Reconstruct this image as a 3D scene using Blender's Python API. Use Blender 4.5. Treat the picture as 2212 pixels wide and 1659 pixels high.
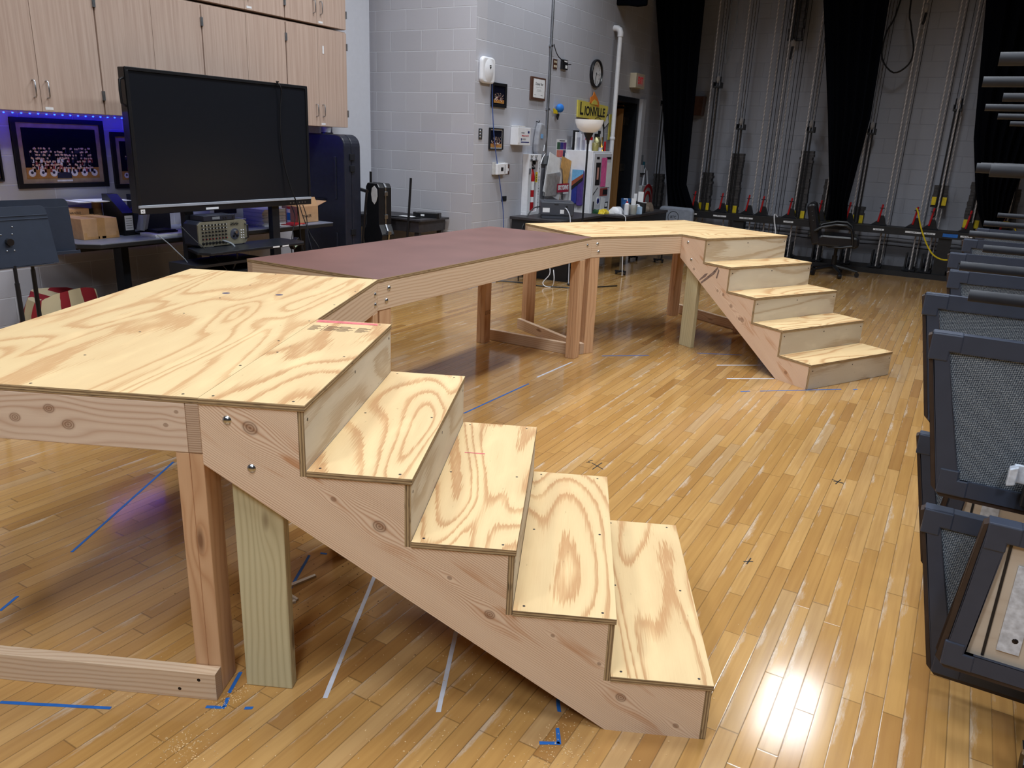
import bpy, bmesh, math, random
from mathutils import Vector, Matrix
D = bpy.data; SC = bpy.context.scene; COL = SC.collection
for o in list(D.objects): D.objects.remove(o)
PI = math.pi
random.seed(7)

# ---------------------------------------------------------------- camera, world, lamps, exposure
cam = D.cameras.new('camera'); camo = D.objects.new('camera', cam); COL.objects.link(camo)
cam.sensor_fit = 'HORIZONTAL'; cam.sensor_width = 36.0; cam.lens = 1660.87 / 2212 * 36.0
R_ = Vector((0.8626132, 0.5041228, 0.0419359)); U_ = Vector((-0.1868896, 0.2405578, 0.9524727)); F_ = Vector((-0.4700752, 0.8294529, -0.3017236))
m = Matrix((R_, U_, -F_)).transposed().to_4x4(); m.translation = (0, 0, 1.5833)
camo.matrix_world = m; cam.clip_start = 0.02; SC.camera = camo
SC.view_settings.view_transform = 'Standard'; SC.view_settings.look = 'None'; SC.view_settings.gamma = 1.0
SC.view_settings.use_curve_mapping = False; SC.view_settings.exposure = -0.38
w = D.worlds.new('room_air'); SC.world = w; w.use_nodes = True
w.node_tree.nodes['Background'].inputs[0].default_value = (0.62, 0.7, 0.85, 1); w.node_tree.nodes['Background'].inputs[1].default_value = 0.02
# ceiling troffers over the rehearsal end of the stage: (x, y, power)
LIGHTS = [(-0.75, 8.3, 62), (-0.75, 5.6, 92), (-0.75, 2.9, 80), (-0.75, 0.2, 62), (-3.9, 8.3, 42), (-3.9, 5.6, 92), (-3.9, 2.9, 62), (2.4, 5.6, 26), (2.4, 2.0, 34), (1.0, -2.2, 120), (-2.0, -1.8, 85)]
LZ = 4.7
LCOL = (0.90, 0.95, 1.0)

# ---------------------------------------------------------------- helpers
def lin(c):
    c = c / 255.0
    return c / 12.92 if c <= 0.04045 else ((c + 0.055) / 1.055) ** 2.4
def C(r, g, b): return (lin(r), lin(g), lin(b), 1.0)

class NT:
    def __init__(s, name):
        s.m = D.materials.new(name); s.m.use_nodes = True; s.t = s.m.node_tree; s.n = s.t.nodes; s.b = s.n['Principled BSDF']
    def new(s, typ, **kw):
        n = s.n.new(typ)
        for k, v in kw.items(): setattr(n, k, v)
        return n
    def put(s, inp, v):
        if hasattr(v, 'is_linked') or isinstance(v, bpy.types.NodeSocket): s.t.links.new(v, inp)
        else: inp.default_value = v
    def math(s, op, a, b=0.0, c=0.0, clamp=False):
        n = s.new('ShaderNodeMath', operation=op, use_clamp=clamp)
        s.put(n.inputs[0], a); s.put(n.inputs[1], b)
        if len(n.inputs) > 2: s.put(n.inputs[2], c)
        return n.outputs[0]
    def vec(s, x, y, z=0.0):
        n = s.new('ShaderNodeCombineXYZ'); s.put(n.inputs[0], x); s.put(n.inputs[1], y); s.put(n.inputs[2], z); return n.outputs[0]
    def sep(s, v):
        n = s.new('ShaderNodeSeparateXYZ'); s.put(n.inputs[0], v); return n.outputs
    def noise(s, v, scale=1.0, detail=2.0, rough=0.5, dist=0.0):
        n = s.new('ShaderNodeTexNoise'); s.put(n.inputs['Vector'], v); n.inputs['Scale'].default_value = scale
        n.inputs['Detail'].default_value = detail; n.inputs['Roughness'].default_value = rough; n.inputs['Distortion'].default_value = dist
        return n.outputs[0]
    def white(s, v):
        n = s.new('ShaderNodeTexWhiteNoise', noise_dimensions='3D'); s.put(n.inputs['Vector'], v); return n.outputs[0]
    def ramp(s, f, stops, interp='LINEAR'):
        n = s.new('ShaderNodeValToRGB'); n.color_ramp.interpolation = interp; s.put(n.inputs[0], f)
        e = n.color_ramp.elements
        while len(e) < len(stops): e.new(0.5)
        for i, (p, c) in enumerate(stops):
            e[i].position = p; e[i].color = c if isinstance(c, tuple) else (c, c, c, 1)
        return n.outputs[0]
    def mix(s, f, a, b, typ='MIX'):
        n = s.new('ShaderNodeMix', data_type='RGBA', blend_type=typ); s.put(n.inputs[0], f); s.put(n.inputs[6], a); s.put(n.inputs[7], b); return n.outputs[2]
    def bump(s, h, dist=0.002, strength=0.5):
        n = s.new('ShaderNodeBump'); n.inputs['Strength'].default_value = strength; n.inputs['Distance'].default_value = dist
        s.put(n.inputs['Height'], h); s.t.links.new(n.outputs[0], s.b.inputs['Normal'])
    def uv(s): return s.new('ShaderNodeTexCoord').outputs['UV']
    def obj(s): return s.new('ShaderNodeTexCoord').outputs['Object']
    def rnd(s): return s.new('ShaderNodeObjectInfo').outputs['Random']
    def set(s, **kw):
        names = dict(col='Base Color', rough='Roughness', metal='Metallic', spec='Specular IOR Level', coat='Coat Weight', coatr='Coat Roughness', trans='Transmission Weight', alpha='Alpha', em='Emission Color', ems='Emission Strength', sheen='Sheen Weight', ior='IOR')
        for k, v in kw.items(): s.put(s.b.inputs[names[k]], v)
        return s.m

def plain(name, col, rough=0.5, metal=0.0, var=0.08, scale=20.0, bump=0.0, **kw):
    """a procedural paint / plastic / metal: the colour wanders a little and the surface has fine relief"""
    t = NT(name); n = t.noise(t.obj(), scale, 3)
    d = tuple(c * (1 - var * 2) for c in col[:3]) + (1,); l = tuple(min(1, c * (1 + var * 2)) for c in col[:3]) + (1,)
    t.set(col=t.ramp(n, [(0.3, d), (0.7, l)]), rough=rough, metal=metal, **kw)
    if bump: t.bump(t.noise(t.obj(), scale * 6, 2), bump, 0.6)
    return t.m

def lumber(name, light, dark, knot, freq=95.0, knots=1.0, grey=None, spots=(), flame=None):
    t = NT(name); x, y, z = t.sep(t.uv()); r = t.math('MULTIPLY', t.rnd(), 37.0)
    u = t.math('ADD', x, r)
    kv = t.new('ShaderNodeTexVoronoi'); t.put(kv.inputs['Vector'], t.vec(t.math('MULTIPLY', u, 2.1), t.math('MULTIPLY', y, 7.5), r)); kv.inputs['Scale'].default_value = 1.0
    kd = kv.outputs[0]
    near = t.math('POWER', t.math('SUBTRACT', 1.0, t.math('MULTIPLY', kd, 2.6), clamp=True), 2.0)
    bend = t.math('MULTIPLY', near, 4.5 * knots)
    wob = t.math('MULTIPLY', t.noise(t.vec(t.math('MULTIPLY', u, 1.3), t.math('MULTIPLY', y, 5.0), r), 1.0, 2), 9.0)
    yy = y; sk = None
    for (u0, v0, rr) in spots:
        du, dv = t.math('SUBTRACT', x, u0), t.math('SUBTRACT', y, v0)
        q = t.math('ADD', t.math('POWER', t.math('DIVIDE', du, 4.5 * rr), 2.0), t.math('POWER', t.math('DIVIDE', dv, 2.6 * rr), 2.0))
        yy = t.math('SUBTRACT', yy, t.math('MULTIPLY', dv, t.math('MULTIPLY', t.math('EXPONENT', t.math('MULTIPLY', q, -1.0)), 0.9)))
        d = t.math('SQRT', t.math('ADD', t.math('POWER', t.math('DIVIDE', du, 1.25 * rr), 2.0), t.math('POWER', t.math('DIVIDE', dv, rr), 2.0)))
        e = t.math('MULTIPLY', t.math('SUBTRACT', 1.0, d, clamp=True), 3.0, clamp=True); e = t.math('MULTIPLY', e, t.math('MULTIPLY_ADD', t.math('SINE', t.math('MULTIPLY', d, 20.0)), .3, .7)); sk = e if sk is None else t.math('MAXIMUM', sk, e)
    ph = t.math('ADD', t.math('ADD', t.math('MULTIPLY', yy, freq), wob), bend)
    tri = t.math('PINGPONG', ph, 1.0)
    broad = t.noise(t.vec(t.math('MULTIPLY', u, 0.9), t.math('MULTIPLY', y, 11.0), r), 1.0, 2)
    fac = t.math('MULTIPLY', t.math('POWER', tri, 2.2), t.math('MULTIPLY_ADD', broad, 1.1, 0.05), clamp=True)
    col = t.mix(fac, light, dark)
    col = t.mix(t.math('MULTIPLY', t.noise(t.vec(t.math('MULTIPLY', u, 9), t.math('MULTIPLY', y, 260), 0), 1.0, 2), 0.22), col, dark)
    if flame:
        fb = t.noise(t.vec(t.math('MULTIPLY', x, 3.2), t.math('MULTIPLY', yy, 22.0), 3.0), 1.0, 2)
        near0 = t.math('SUBTRACT', 1.0, t.math('MULTIPLY', t.math('ABSOLUTE', t.math('SUBTRACT', y, flame)), 13.0), clamp=True)
        col = t.mix(t.math('MULTIPLY', t.math('MULTIPLY', t.math('SUBTRACT', fb, 0.54, clamp=True), 14.0, clamp=True), near0), col, C(196, 140, 96))
    if grey: col = t.mix(t.math('MULTIPLY', t.noise(t.vec(u, t.math('MULTIPLY', y, 3), 4), 2.2, 2), 0.7), col, grey)
    kc = t.math('SUBTRACT', 1.0, t.math('MULTIPLY', t.math('SUBTRACT', kd, 0.05), 16.0), clamp=True)
    col = t.mix(t.math('MULTIPLY', kc, 0.8 * knots), col, knot)
    if sk is not None: col = t.mix(t.math('MULTIPLY', sk, 0.75), col, knot)
    t.set(col=col, rough=0.62, spec=0.3); t.bump(t.math('ADD', fac, t.math('MULTIPLY', kc, -1.0)), 0.0008, 0.5)
    return t.m

def plywood(name, light, dark, n=5.0, fx=1.0, fy=4.0, thin=0.5):
    t = NT(name); x, y, z = t.sep(t.uv()); r = t.math('MULTIPLY', t.rnd(), 53.0)
    u = t.math('ADD', x, r)
    h = t.noise(t.vec(t.math('MULTIPLY', u, fx), t.math('MULTIPLY', y, fy), r), 1.0, 1.2, 0.4, 0.5)
    jag = t.math('MULTIPLY', t.math('SUBTRACT', t.noise(t.vec(t.math('MULTIPLY', u, 9), t.math('MULTIPLY', y, 240), r), 1.0, 2), 0.5), 0.5)
    band = t.math('FRACT', t.math('ADD', t.math('MULTIPLY', h, n), jag))
    f = t.ramp(band, [(0.0, 0.12), (0.30, 0.0), (0.62, 0.12), (0.80, 0.72), (0.93, 0.85), (1.0, 0.12)])
    blot = t.noise(t.vec(t.math('MULTIPLY', u, 1.6), t.math('MULTIPLY', y, 5), t.math('ADD', r, 9.0)), 1.0, 3)
    col = t.mix(f, light, dark)
    col = t.mix(t.math('MULTIPLY', t.math('SUBTRACT', blot, 0.45, clamp=True), 1.5 * thin), col, dark)
    col = t.mix(t.math('MULTIPLY', t.math('SUBTRACT', t.noise(t.vec(t.math('MULTIPLY', u, 4), t.math('MULTIPLY', y, 11), 3), 1.0, 2), 0.57, clamp=True), 2.0), col, tuple(min(1, c * 1.25) for c in light[:3]) + (1,))
    sp = t.noise(t.vec(t.math('MULTIPLY', u, 22), t.math('MULTIPLY', y, 75), r), 1.0, 2)
    col = t.mix(t.math('MULTIPLY', t.math('SUBTRACT', sp, 0.73, clamp=True), 5.0, clamp=True), col, C(96, 66, 42))
    t.set(col=col, rough=0.6, spec=0.3); t.bump(band, 0.0006, 0.35)
    return t.m

def plyedge(name):
    t = NT(name); x, y, z = t.sep(t.uv())
    w_ = t.noise(t.vec(t.math('MULTIPLY', x, 7), t.math('MULTIPLY', y, 60), 0), 1.0, 3)
    f = t.math('PINGPONG', t.math('ADD', t.math('MULTIPLY', y, 260.0), t.math('MULTIPLY', w_, 1.1)), 1.0)
    crack = t.math('MULTIPLY', t.math('SUBTRACT', t.noise(t.vec(t.math('MULTIPLY', x, 22), t.math('MULTIPLY', y, 420), 2), 1.0, 2), 0.56, clamp=True), 5.0, clamp=True)
    col = t.mix(f, C(196, 170, 130), C(120, 96, 70)); col = t.mix(crack, col, C(42, 34, 28))
    t.set(col=col, rough=0.8, spec=0.2); t.bump(f, 0.001, 0.5)
    return t.m

def cmu(name, light, mortar, ph=0.0):
    t = NT(name); x, y, z = t.sep(t.uv())
    br = t.new('ShaderNodeTexBrick'); t.put(br.inputs['Vector'], t.vec(t.math('ADD', x, ph), t.math('SUBTRACT', y, 0.1092), 0))
    br.inputs['Scale'].default_value = 1.0; br.inputs['Brick Width'].default_value = 0.4064; br.inputs['Row Height'].default_value = 0.2032
    br.inputs['Mortar Size'].default_value = 0.005; br.inputs['Mortar Smooth'].default_value = 0.35; br.inputs['Bias'].default_value = 0.0
    d = tuple(c * 0.93 for c in light[:3]) + (1,)
    br.inputs['Color1'].default_value = light; br.inputs['Color2'].default_value = d; br.inputs['Mortar'].default_value = mortar
    pores = t.noise(t.vec(x, y, 0), 160.0, 3, 0.7); dirt = t.noise(t.vec(x, y, 0), 1.3, 3)
    col = t.mix(t.math('MULTIPLY', t.math('SUBTRACT', dirt, 0.45, clamp=True), 0.5), br.outputs[0], tuple(c * 0.75 for c in light[:3]) + (1,))
    h = t.math('ADD', t.math('MULTIPLY', br.outputs[1], -1.0), t.math('MULTIPLY', pores, 0.22))
    t.set(col=col, rough=0.55, spec=0.35); t.bump(h, 0.006, 0.7)
    return t.m

def floor_mat():
    t = NT('gym_floor'); x, y, z = t.sep(t.obj()); W = 0.0572
    xs = t.math('DIVIDE', x, W); row = t.math('FLOOR', xs); fx = t.math('SUBTRACT', xs, row)
    rr = t.white(t.vec(row, 3.7, 1.1))
    ys = t.math('ADD', t.math('DIVIDE', y, t.math('MULTIPLY_ADD', rr, 0.45, 0.42)), t.math('MULTIPLY', rr, 91.0)); bd = t.math('FLOOR', ys); fy = t.math('SUBTRACT', ys, bd)
    wn = t.white(t.vec(row, bd, 0.5)); wn2 = t.white(t.vec(row, bd, 7.5))
    grain = t.noise(t.vec(t.math('MULTIPLY', x, 55.0), t.math('MULTIPLY', y, 2.2), t.math('MULTIPLY', wn, 20)), 1.0, 3)
    col = t.ramp(wn, [(0.0, C(164, 120, 68)), (0.10, C(182, 138, 80)), (0.5, C(190, 146, 86)), (0.85, C(198, 156, 98)), (1.0, C(188, 154, 110))])
    col = t.mix(t.math('MULTIPLY', t.math('SUBTRACT', grain, 0.4, clamp=True), 0.9), col, C(138, 92, 52))
    mott = t.noise(t.vec(t.math('MULTIPLY', x, 9.0), t.math('MULTIPLY', y, 4.0), wn2), 1.0, 3)
    col = t.mix(t.math('MULTIPLY', t.math('SUBTRACT', mott, 0.56, clamp=True), 1.4, clamp=True), col, C(168, 122, 76))
    # worn finish: whitish strips creeping out of the seams, thicker where people walk
    wear = t.noise(t.vec(t.math('MULTIPLY', row, 0.73), t.math('MULTIPLY', y, 1.5), 2.0), 1.0, 3, 0.6)
    edge = t.math('ADD', t.noise(t.vec(t.math('MULTIPLY', x, 70.0), t.math('MULTIPLY', y, 9.0), 1.0), 1.0, 4, 0.7), 0.0)
    reach = t.math('MULTIPLY', t.math('SUBTRACT', wear, 0.50, clamp=True), 2.6)
    wf = t.math('MULTIPLY', t.math('SUBTRACT', t.math('SUBTRACT', reach, fx), t.math('MULTIPLY', t.math('SUBTRACT', edge, 0.5), 1.3)), 3.0, clamp=True)
    col = t.mix(t.math('MULTIPLY', wf, 0.5), col, C(212, 200, 184))
    e1 = t.math('MINIMUM', fx, t.math('SUBTRACT', 1.0, fx))
    srow = t.white(t.vec(row, 1.0, 5.0))
    seam = t.math('SUBTRACT', 1.0, t.math('MULTIPLY', e1, 24.0), clamp=True)
    e2 = t.math('SUBTRACT', 1.0, t.math('MULTIPLY', t.math('MINIMUM', fy, t.math('SUBTRACT', 1.0, fy)), 190.0), clamp=True)
    sm = t.math('MAXIMUM', t.math('MULTIPLY', seam, t.math('MULTIPLY_ADD', srow, 0.5, 0.5)), t.math('MULTIPLY', e2, 0.7))
    col = t.mix(t.math('MULTIPLY', sm, 0.85), col, C(66, 46, 30))
    scuff = t.noise(t.vec(t.math('MULTIPLY', x, 3.0), t.math('MULTIPLY', y, 2.0), 0), 1.0, 4, 0.6)
    rough = t.math('ADD', t.math('MULTIPLY_ADD', scuff, 0.16, 0.06), t.math('MULTIPLY', wf, 0.16))
    t.set(col=col, rough=rough, spec=0.5, coat=0.35, coatr=0.1)
    t.bump(t.math('ADD', t.math('MULTIPLY', sm, -1.0), t.math('MULTIPLY', t.noise(t.vec(t.math('MULTIPLY', x, 8.0), t.math('MULTIPLY', y, 3.0), 0), 1.0, 2), 0.6)), 0.0006, 0.35)
    return t.m

M = {}
M['ply'] = plywood('plywood_face', C(224, 196, 148), C(196, 150, 102), 8.0, 0.9, 4.4)
M['ply2'] = plywood('plywood_tread', C(224, 196, 148), C(184, 134, 86), 13.0, 0.8, 3.0)
M['plyr'] = plywood('plywood_riser', C(218, 208, 190), C(186, 164, 136), 5.0, 0.9, 4.0)
M['edge'] = plyedge('plywood_edge')
M['fir'] = lumber('fir_lumber', C(226, 202, 174), C(188, 148, 114), C(126, 86, 58), 120.0)
M['fir_j'] = lumber('fir_front_joist', C(226, 204, 182), C(188, 150, 124), C(120, 80, 52), 100.0, 0.0, spots=((-.515, 1.133, .016), (-.415, 1.165, .016), (-.367, 1.123, .018), (-.095, 1.142, .007), (-.063, 1.181, .006)))
M['fir2'] = lumber('fir_stringer_near', C(240, 216, 190), C(186, 136, 100), C(112, 74, 50), 330.0, 0.0, spots=((-.347, .778, .022), (.078, .75, .02), (.465, .714, .016), (.906, .727, .016), (-.064, .741, .008), (.314, .739, .007), (.639, .769, .006), (.792, .777, .006), (1.082, .75, .009)), flame=.748)
M['fir3'] = lumber('fir_stringer_far', C(238, 212, 186), C(186, 136, 106), C(112, 74, 50), 260.0, 0.0, spots=((.419, .703, .02), (.269, .703, .016), (.395, .689, .014), (.089, .693, .012), (.151, .712, .012), (.965, .715, .014), (-.215, .645, .012)), flame=.74)
M['leg'] = lumber('redwood_leg', C(214, 174, 136), C(184, 136, 98), C(110, 70, 46), 60.0)
M['end'] = lumber('end_grain', C(200, 174, 150), C(140, 106, 82), C(96, 66, 48), 330.0, 0.0)
M['pt'] = lumber('treated_lumber', C(212, 200, 162), C(156, 138, 96), C(104, 76, 50), 110.0, 1.0, C(204, 198, 164))
M['cmu_l'] = cmu('painted_block_left', C(190, 190, 198), C(210, 212, 220))  # paler mortar colour paints in the overhead light caught on the joints
M['cmu_s'] = cmu('painted_block_side', C(182, 184, 194), C(196, 200, 210), 0.1)  # joint highlights here too are put into the lighter mortar colour
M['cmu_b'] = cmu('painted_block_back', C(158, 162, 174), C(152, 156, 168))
M['floor'] = floor_mat()
M['brown'] = plain('brown_deck_paint', C(118, 82, 76), 0.42, var=0.06, scale=3.0)
M['screw'] = plain('dark_screw', C(52, 48, 50), 0.4, 0.8)
M['zinc'] = plain('zinc', C(196, 200, 206), 0.25, 1.0)
M['black'] = plain('black_paint', C(26, 27, 31), 0.5)
M['blackm'] = plain('black_metal', C(32, 35, 42), 0.38, 0.3)
M['blackp'] = plain('black_plastic', C(22, 23, 27), 0.35)
M['navy'] = plain('blue_black_plastic', C(30, 34, 48), 0.4)
M['white'] = plain('white_plastic', C(228, 230, 236), 0.4, var=0.02)
M['paper'] = plain('paper', C(228, 230, 234), 0.7, var=0.03)
M['card'] = plain('cardboard', C(186, 146, 108), 0.8, var=0.05)
M['cardd'] = plain('cardboard_tape', C(178, 136, 90), 0.4, var=0.05)
M['steel'] = plain('brushed_steel', C(176, 180, 186), 0.3, 1.0)
M['grey'] = plain('grey_paint', C(120, 126, 134), 0.5)
M['lgrey'] = plain('light_grey_paint', C(202, 206, 216), 0.5, var=0.01)
M['silver'] = plain('silver_trim', C(176, 184, 198), 0.35, 0.25, var=0.02)
M['blue_tape'] = plain('blue_tape', C(30, 104, 190), 0.6)
M['white_tape'] = plain('white_tape', C(206, 210, 222), 0.55, var=0.05)
M['red'] = plain('red_paint', C(176, 26, 34), 0.35)
M['yellow'] = plain('yellow_paint', C(214, 188, 30), 0.45)
M['ink'] = plain('black_ink', C(18, 18, 22), 0.6)

class MB:
    """collects shapes and links them as ONE mesh; UVs are in metres with u along the grain"""
    def __init__(s): s.v = []; s.f = []; s.uv = []; s.mi = []; s.T = None
    def _v(s, p):
        p = Vector(p)
        if s.T is not None: p = s.T @ p
        s.v.append(tuple(p)); return len(s.v) - 1
    def face(s, pts, uv, mi=0):
        s.f.append([s._v(p) for p in pts]); s.uv.append(uv); s.mi.append(mi)
    def box(s, x0, x1, y0, y1, z0, z1, mi=0, g=0, em=None, ta=2, eg=None, dm=None):
        c = [(x0, x1), (y0, y1), (z0, z1)]
        for ax in range(3):
            a, b = [i for i in range(3) if i != ax]
            for side in (0, 1):
                q = []
                for (i, j) in ((0, 0), (1, 0), (1, 1), (0, 1)):
                    p = [0, 0, 0]; p[ax] = c[ax][side]; p[a] = c[a][i]; p[b] = c[b][j]; q.append(tuple(p))
                if (side == 0) == (ax != 1): q.reverse()
                k = mi
                if em is not None and ax != ta:
                    k = em; o = [i for i in (a, b) if i != ta][0]; uv = [(p[o], p[ta]) for p in q]
                elif ax == g:
                    uv = [(p[a], p[b]) for p in q]
                    if eg is not None: k = eg
                else:
                    o = [i for i in (a, b) if i != g][0]; uv = [(p[g], p[o] + 0.31 * ax) for p in q]
                if dm is not None and ax == ta and side == 0: k = dm
                s.face(q, uv, k)
        return s
    def prism(s, poly, t0, t1, plane='xz', mi=0, ang=0.0, em=None):
        """2-D outline (counter-clockwise) pulled through the third axis from t0 to t1"""
        ca, sa = math.cos(ang), math.sin(ang)
        def P(a, b, t): return {'xz': (a, t, b), 'xy': (a, b, t), 'yz': (t, a, b)}[plane]
        uvf = [(a * ca + b * sa, -a * sa + b * ca) for a, b in poly]
        A = [P(a, b, t0) for a, b in poly]; B = [P(a, b, t1) for a, b in poly]
        fl = plane == 'xz'
        if fl: s.face(A, uvf, mi); s.face(B[::-1], uvf[::-1], mi)
        else: s.face(A[::-1], uvf[::-1], mi); s.face(B, uvf, mi)
        n = len(poly); L = 0
        for i in range(n):
            j = (i + 1) % n; d = math.hypot(poly[j][0] - poly[i][0], poly[j][1] - poly[i][1])
            q = [A[i], A[j], B[j], B[i]]; uv = [(L, t0), (L + d, t0), (L + d, t1), (L, t1)]
            if fl: q.reverse(); uv.reverse()
            s.face(q, uv, mi if em is None else em); L += d
        return s
    def tube(s, pts, r, seg=8, mi=0, cap=True, rads=None):
        pts = [Vector(p) for p in pts]; rings = []; L = 0; up0 = None
        for i, p in enumerate(pts):
            d = (pts[min(i + 1, len(pts) - 1)] - pts[max(i - 1, 0)]).normalized()
            if up0 is None:
                up0 = Vector((0, 0, 1)) if abs(d.z) < 0.9 else Vector((1, 0, 0))
            a = d.cross(up0).normalized(); up0 = a.cross(d).normalized()
            if i: L += (p - pts[i - 1]).length
            rr = rads[i] if rads else r
            rings.append(([p + (a * math.cos(2 * PI * k / seg) + up0 * math.sin(2 * PI * k / seg)) * rr for k in range(seg)], L))
        for i in range(len(rings) - 1):
            (A, la), (B, lb) = rings[i], rings[i + 1]
            for k in range(seg):
                j = (k + 1) % seg; c0, c1 = 2 * PI * r * k / seg, 2 * PI * r * (k + 1) / seg
                s.face([A[k], B[k], B[j], A[j]], [(la, c0), (lb, c0), (lb, c1), (la, c1)], mi)
        if cap:
            s.face(list(rings[0][0]), [(0, 0)] * seg, mi); s.face(list(reversed(rings[-1][0])), [(0, 0)] * seg, mi)
        return s
    def lathe(s, prof, cx=0, cy=0, cz=0, seg=20, mi=0, axis='z', sx=1.0, sy=1.0):
        def P(r, h, a):
            x, y = r * math.cos(a) * sx, r * math.sin(a) * sy
            return {'z': (cx + x, cy + y, cz + h), 'y': (cx + x, cy - h, cz + y), 'x': (cx + h, cy + x, cz + y)}[axis]
        for i in range(len(prof) - 1):
            for k in range(seg):
                a, b = 2 * PI * k / seg, 2 * PI * (k + 1) / seg
                q = [P(*prof[i], a), P(*prof[i], b), P(*prof[i + 1], b), P(*prof[i + 1], a)]
                if prof[i][0] < 1e-6: q = q[1:]
                elif prof[i + 1][0] < 1e-6: q = q[:3]
                s.face(q, [(a, prof[i][1]), (b, prof[i][1]), (b, prof[i + 1][1]), (a, prof[i + 1][1])][:len(q)], mi)
        return s
    def ball(s, c, r, seg=14, mi=0, sx=1, sy=1, sz=1):
        pr = [(r * math.sin(PI * i / 8), -r * math.cos(PI * i / 8) * sz) for i in range(9)]; pr[0] = (0, pr[0][1]); pr[-1] = (0, pr[-1][1])
        return s.lathe(pr, c[0], c[1], c[2], seg, mi, 'z', sx, sy)
    def build(s, name, mats, parent=None, smooth=False, bevel=0.0, label=None, loc=None):
        if not isinstance(mats, (list, tuple)): mats = [mats]
        me = D.meshes.new(name); me.from_pydata(s.v, [], s.f); uvl = me.uv_layers.new(name='UVMap')
        i = 0
        for f, uv in zip(s.f, s.uv):
            for k in range(len(f)): uvl.data[i].uv = uv[k]; i += 1
        me.polygons.foreach_set('material_index', s.mi)
        for k in mats: me.materials.append(k if not isinstance(k, str) else M[k])
        bm = bmesh.new(); bm.from_mesh(me); bmesh.ops.remove_doubles(bm, verts=bm.verts, dist=1e-6); bmesh.ops.recalc_face_normals(bm, faces=bm.faces)
        if smooth:
            for f in bm.faces: f.smooth = True
            for e in bm.edges:
                if len(e.link_faces) == 2 and e.calc_face_angle(0) > 0.7: e.smooth = False
        bm.to_mesh(me); bm.free()
        o = D.objects.new(name, me); COL.objects.link(o)
        if parent: o.parent = parent
        if loc: o.location = loc
        if bevel:
            b = o.modifiers.new('round', 'BEVEL'); b.width = bevel; b.segments = 2; b.limit_method = 'ANGLE'; b.harden_normals = False
        if label: o['label'] = label
        return o

def tag(o, label, cat, group=None, kind=None):
    o['label'] = label; o['category'] = cat
    if group: o['group'] = group
    if kind: o['kind'] = kind
    return o
def thing(name, label, cat, loc=(0, 0, 0), rz=0.0, group=None):
    o = D.objects.new(name, None); COL.objects.link(o); o.empty_display_size = 0.1
    o.location = loc; o.rotation_euler = (0, 0, rz)
    return tag(o, label, cat, group)
def struct(o): o['kind'] = 'structure'; return o
def dup(root, loc, rz=None, label=None, group=None):
    def cp(o, par):
        c = o.copy(); COL.objects.link(c); c.parent = par
        for ch in o.children: cp(ch, c)
        return c
    r = cp(root, None); r.location = loc
    if rz is not None: r.rotation_euler = (0, 0, rz)
    if label: r['label'] = label
    if group: r['group'] = group
    return r
def text(s, size, mat, parent, loc, rot=(PI / 2, 0, 0), name='lettering', ext=0.0006, align='CENTER', sx=1.0, bold=0.0):
    cu = D.curves.new('t', 'FONT'); cu.body = s; cu.size = size; cu.extrude = ext; cu.align_x = align; cu.align_y = 'CENTER'; cu.offset = bold
    t = D.objects.new('t', cu); COL.objects.link(t); dg = bpy.context.evaluated_depsgraph_get(); dg.update()
    me = D.meshes.new_from_object(t.evaluated_get(dg)); D.objects.remove(t)
    me.materials.clear(); me.materials.append(M[mat] if isinstance(mat, str) else mat)
    o = D.objects.new(name, me); COL.objects.link(o); o.parent = parent; o.location = loc; o.rotation_euler = rot; o.scale = (sx, 1, 1)
    return o

# ---------------------------------------------------------------- room shell
def wallbox(name, x0, x1, y0, y1, z0, z1, mat, u):
    b = MB(); b.box(x0, x1, y0, y1, z0, z1, g=u); return struct(b.build(name, mat))
XL, XS, YR, YB = -6.02, -4.601, 7.078, 12.6
CH = 5.4
struct(MB().box(-6.3, 5.2, -5.2, 12.8, -0.1, 0.0).build('floor', 'floor'))
wallbox('wall_left', XL - 0.2, XL, -5.0, YR, 0, CH, 'cmu_l', 1)
wallbox('wall_return', XL - 0.2, XS, YR, YR + 0.2, 0, CH, 'cmu_l', 0)
b = MB(); DY0, DY1, DZ = 10.72, 11.60, 2.24
b.box(XS - 0.2, XS, YR + 0.2, DY0, 0, CH, g=1); b.box(XS - 0.2, XS, DY1, YB, 0, CH, g=1); b.box(XS - 0.2, XS, DY0, DY1, DZ, CH, g=1)
struct(b.build('wall_side', 'cmu_s'))
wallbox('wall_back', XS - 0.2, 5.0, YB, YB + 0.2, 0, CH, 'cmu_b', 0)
M['dark_wall'] = plain('dark_wall', C(46, 48, 54), 0.8)
wallbox('wall_right', 5.0, 5.2, -5.0, YB, 0, CH, 'dark_wall', 1)
wallbox('wall_front', XL - 0.2, 5.2, -5.2, -5.0, 0, CH, 'dark_wall', 0)
M['ceil'] = plain('dark_grid_ceiling', C(70, 70, 74), 0.9)
struct(MB().box(XL - 0.2, 5.2, -5.2, YB + 0.2, CH, CH + 0.1).build('ceiling', 'ceil'))
# back corridor behind the side door
bb = MB(); bb.box(-6.6, XS - 0.2, 10.3, 10.4, 0, 2.7); bb.box(-6.6, XS - 0.2, 12.8, 12.9, 0, 2.7); bb.box(-6.7, -6.6, 10.3, 12.9, 0, 2.7); bb.box(-6.7, XS - 0.2, 10.3, 12.9, 2.7, 2.8); bb.box(-6.7, XS - 0.2, 10.3, 12.9, -0.1, 0)
struct(bb.build('wall_corridor', 'dark_wall'))
# white boxed column between cabinets and the block return
struct(MB().box(XL, -5.86, 6.32, 6.93, 0, CH, g=2).build('trim_1', 'lgrey', bevel=0.004))
struct(MB().box(XL, XL + 0.012, 5.0, YR, 0, 0.1, g=1).build('baseboard_left', 'black'))

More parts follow.
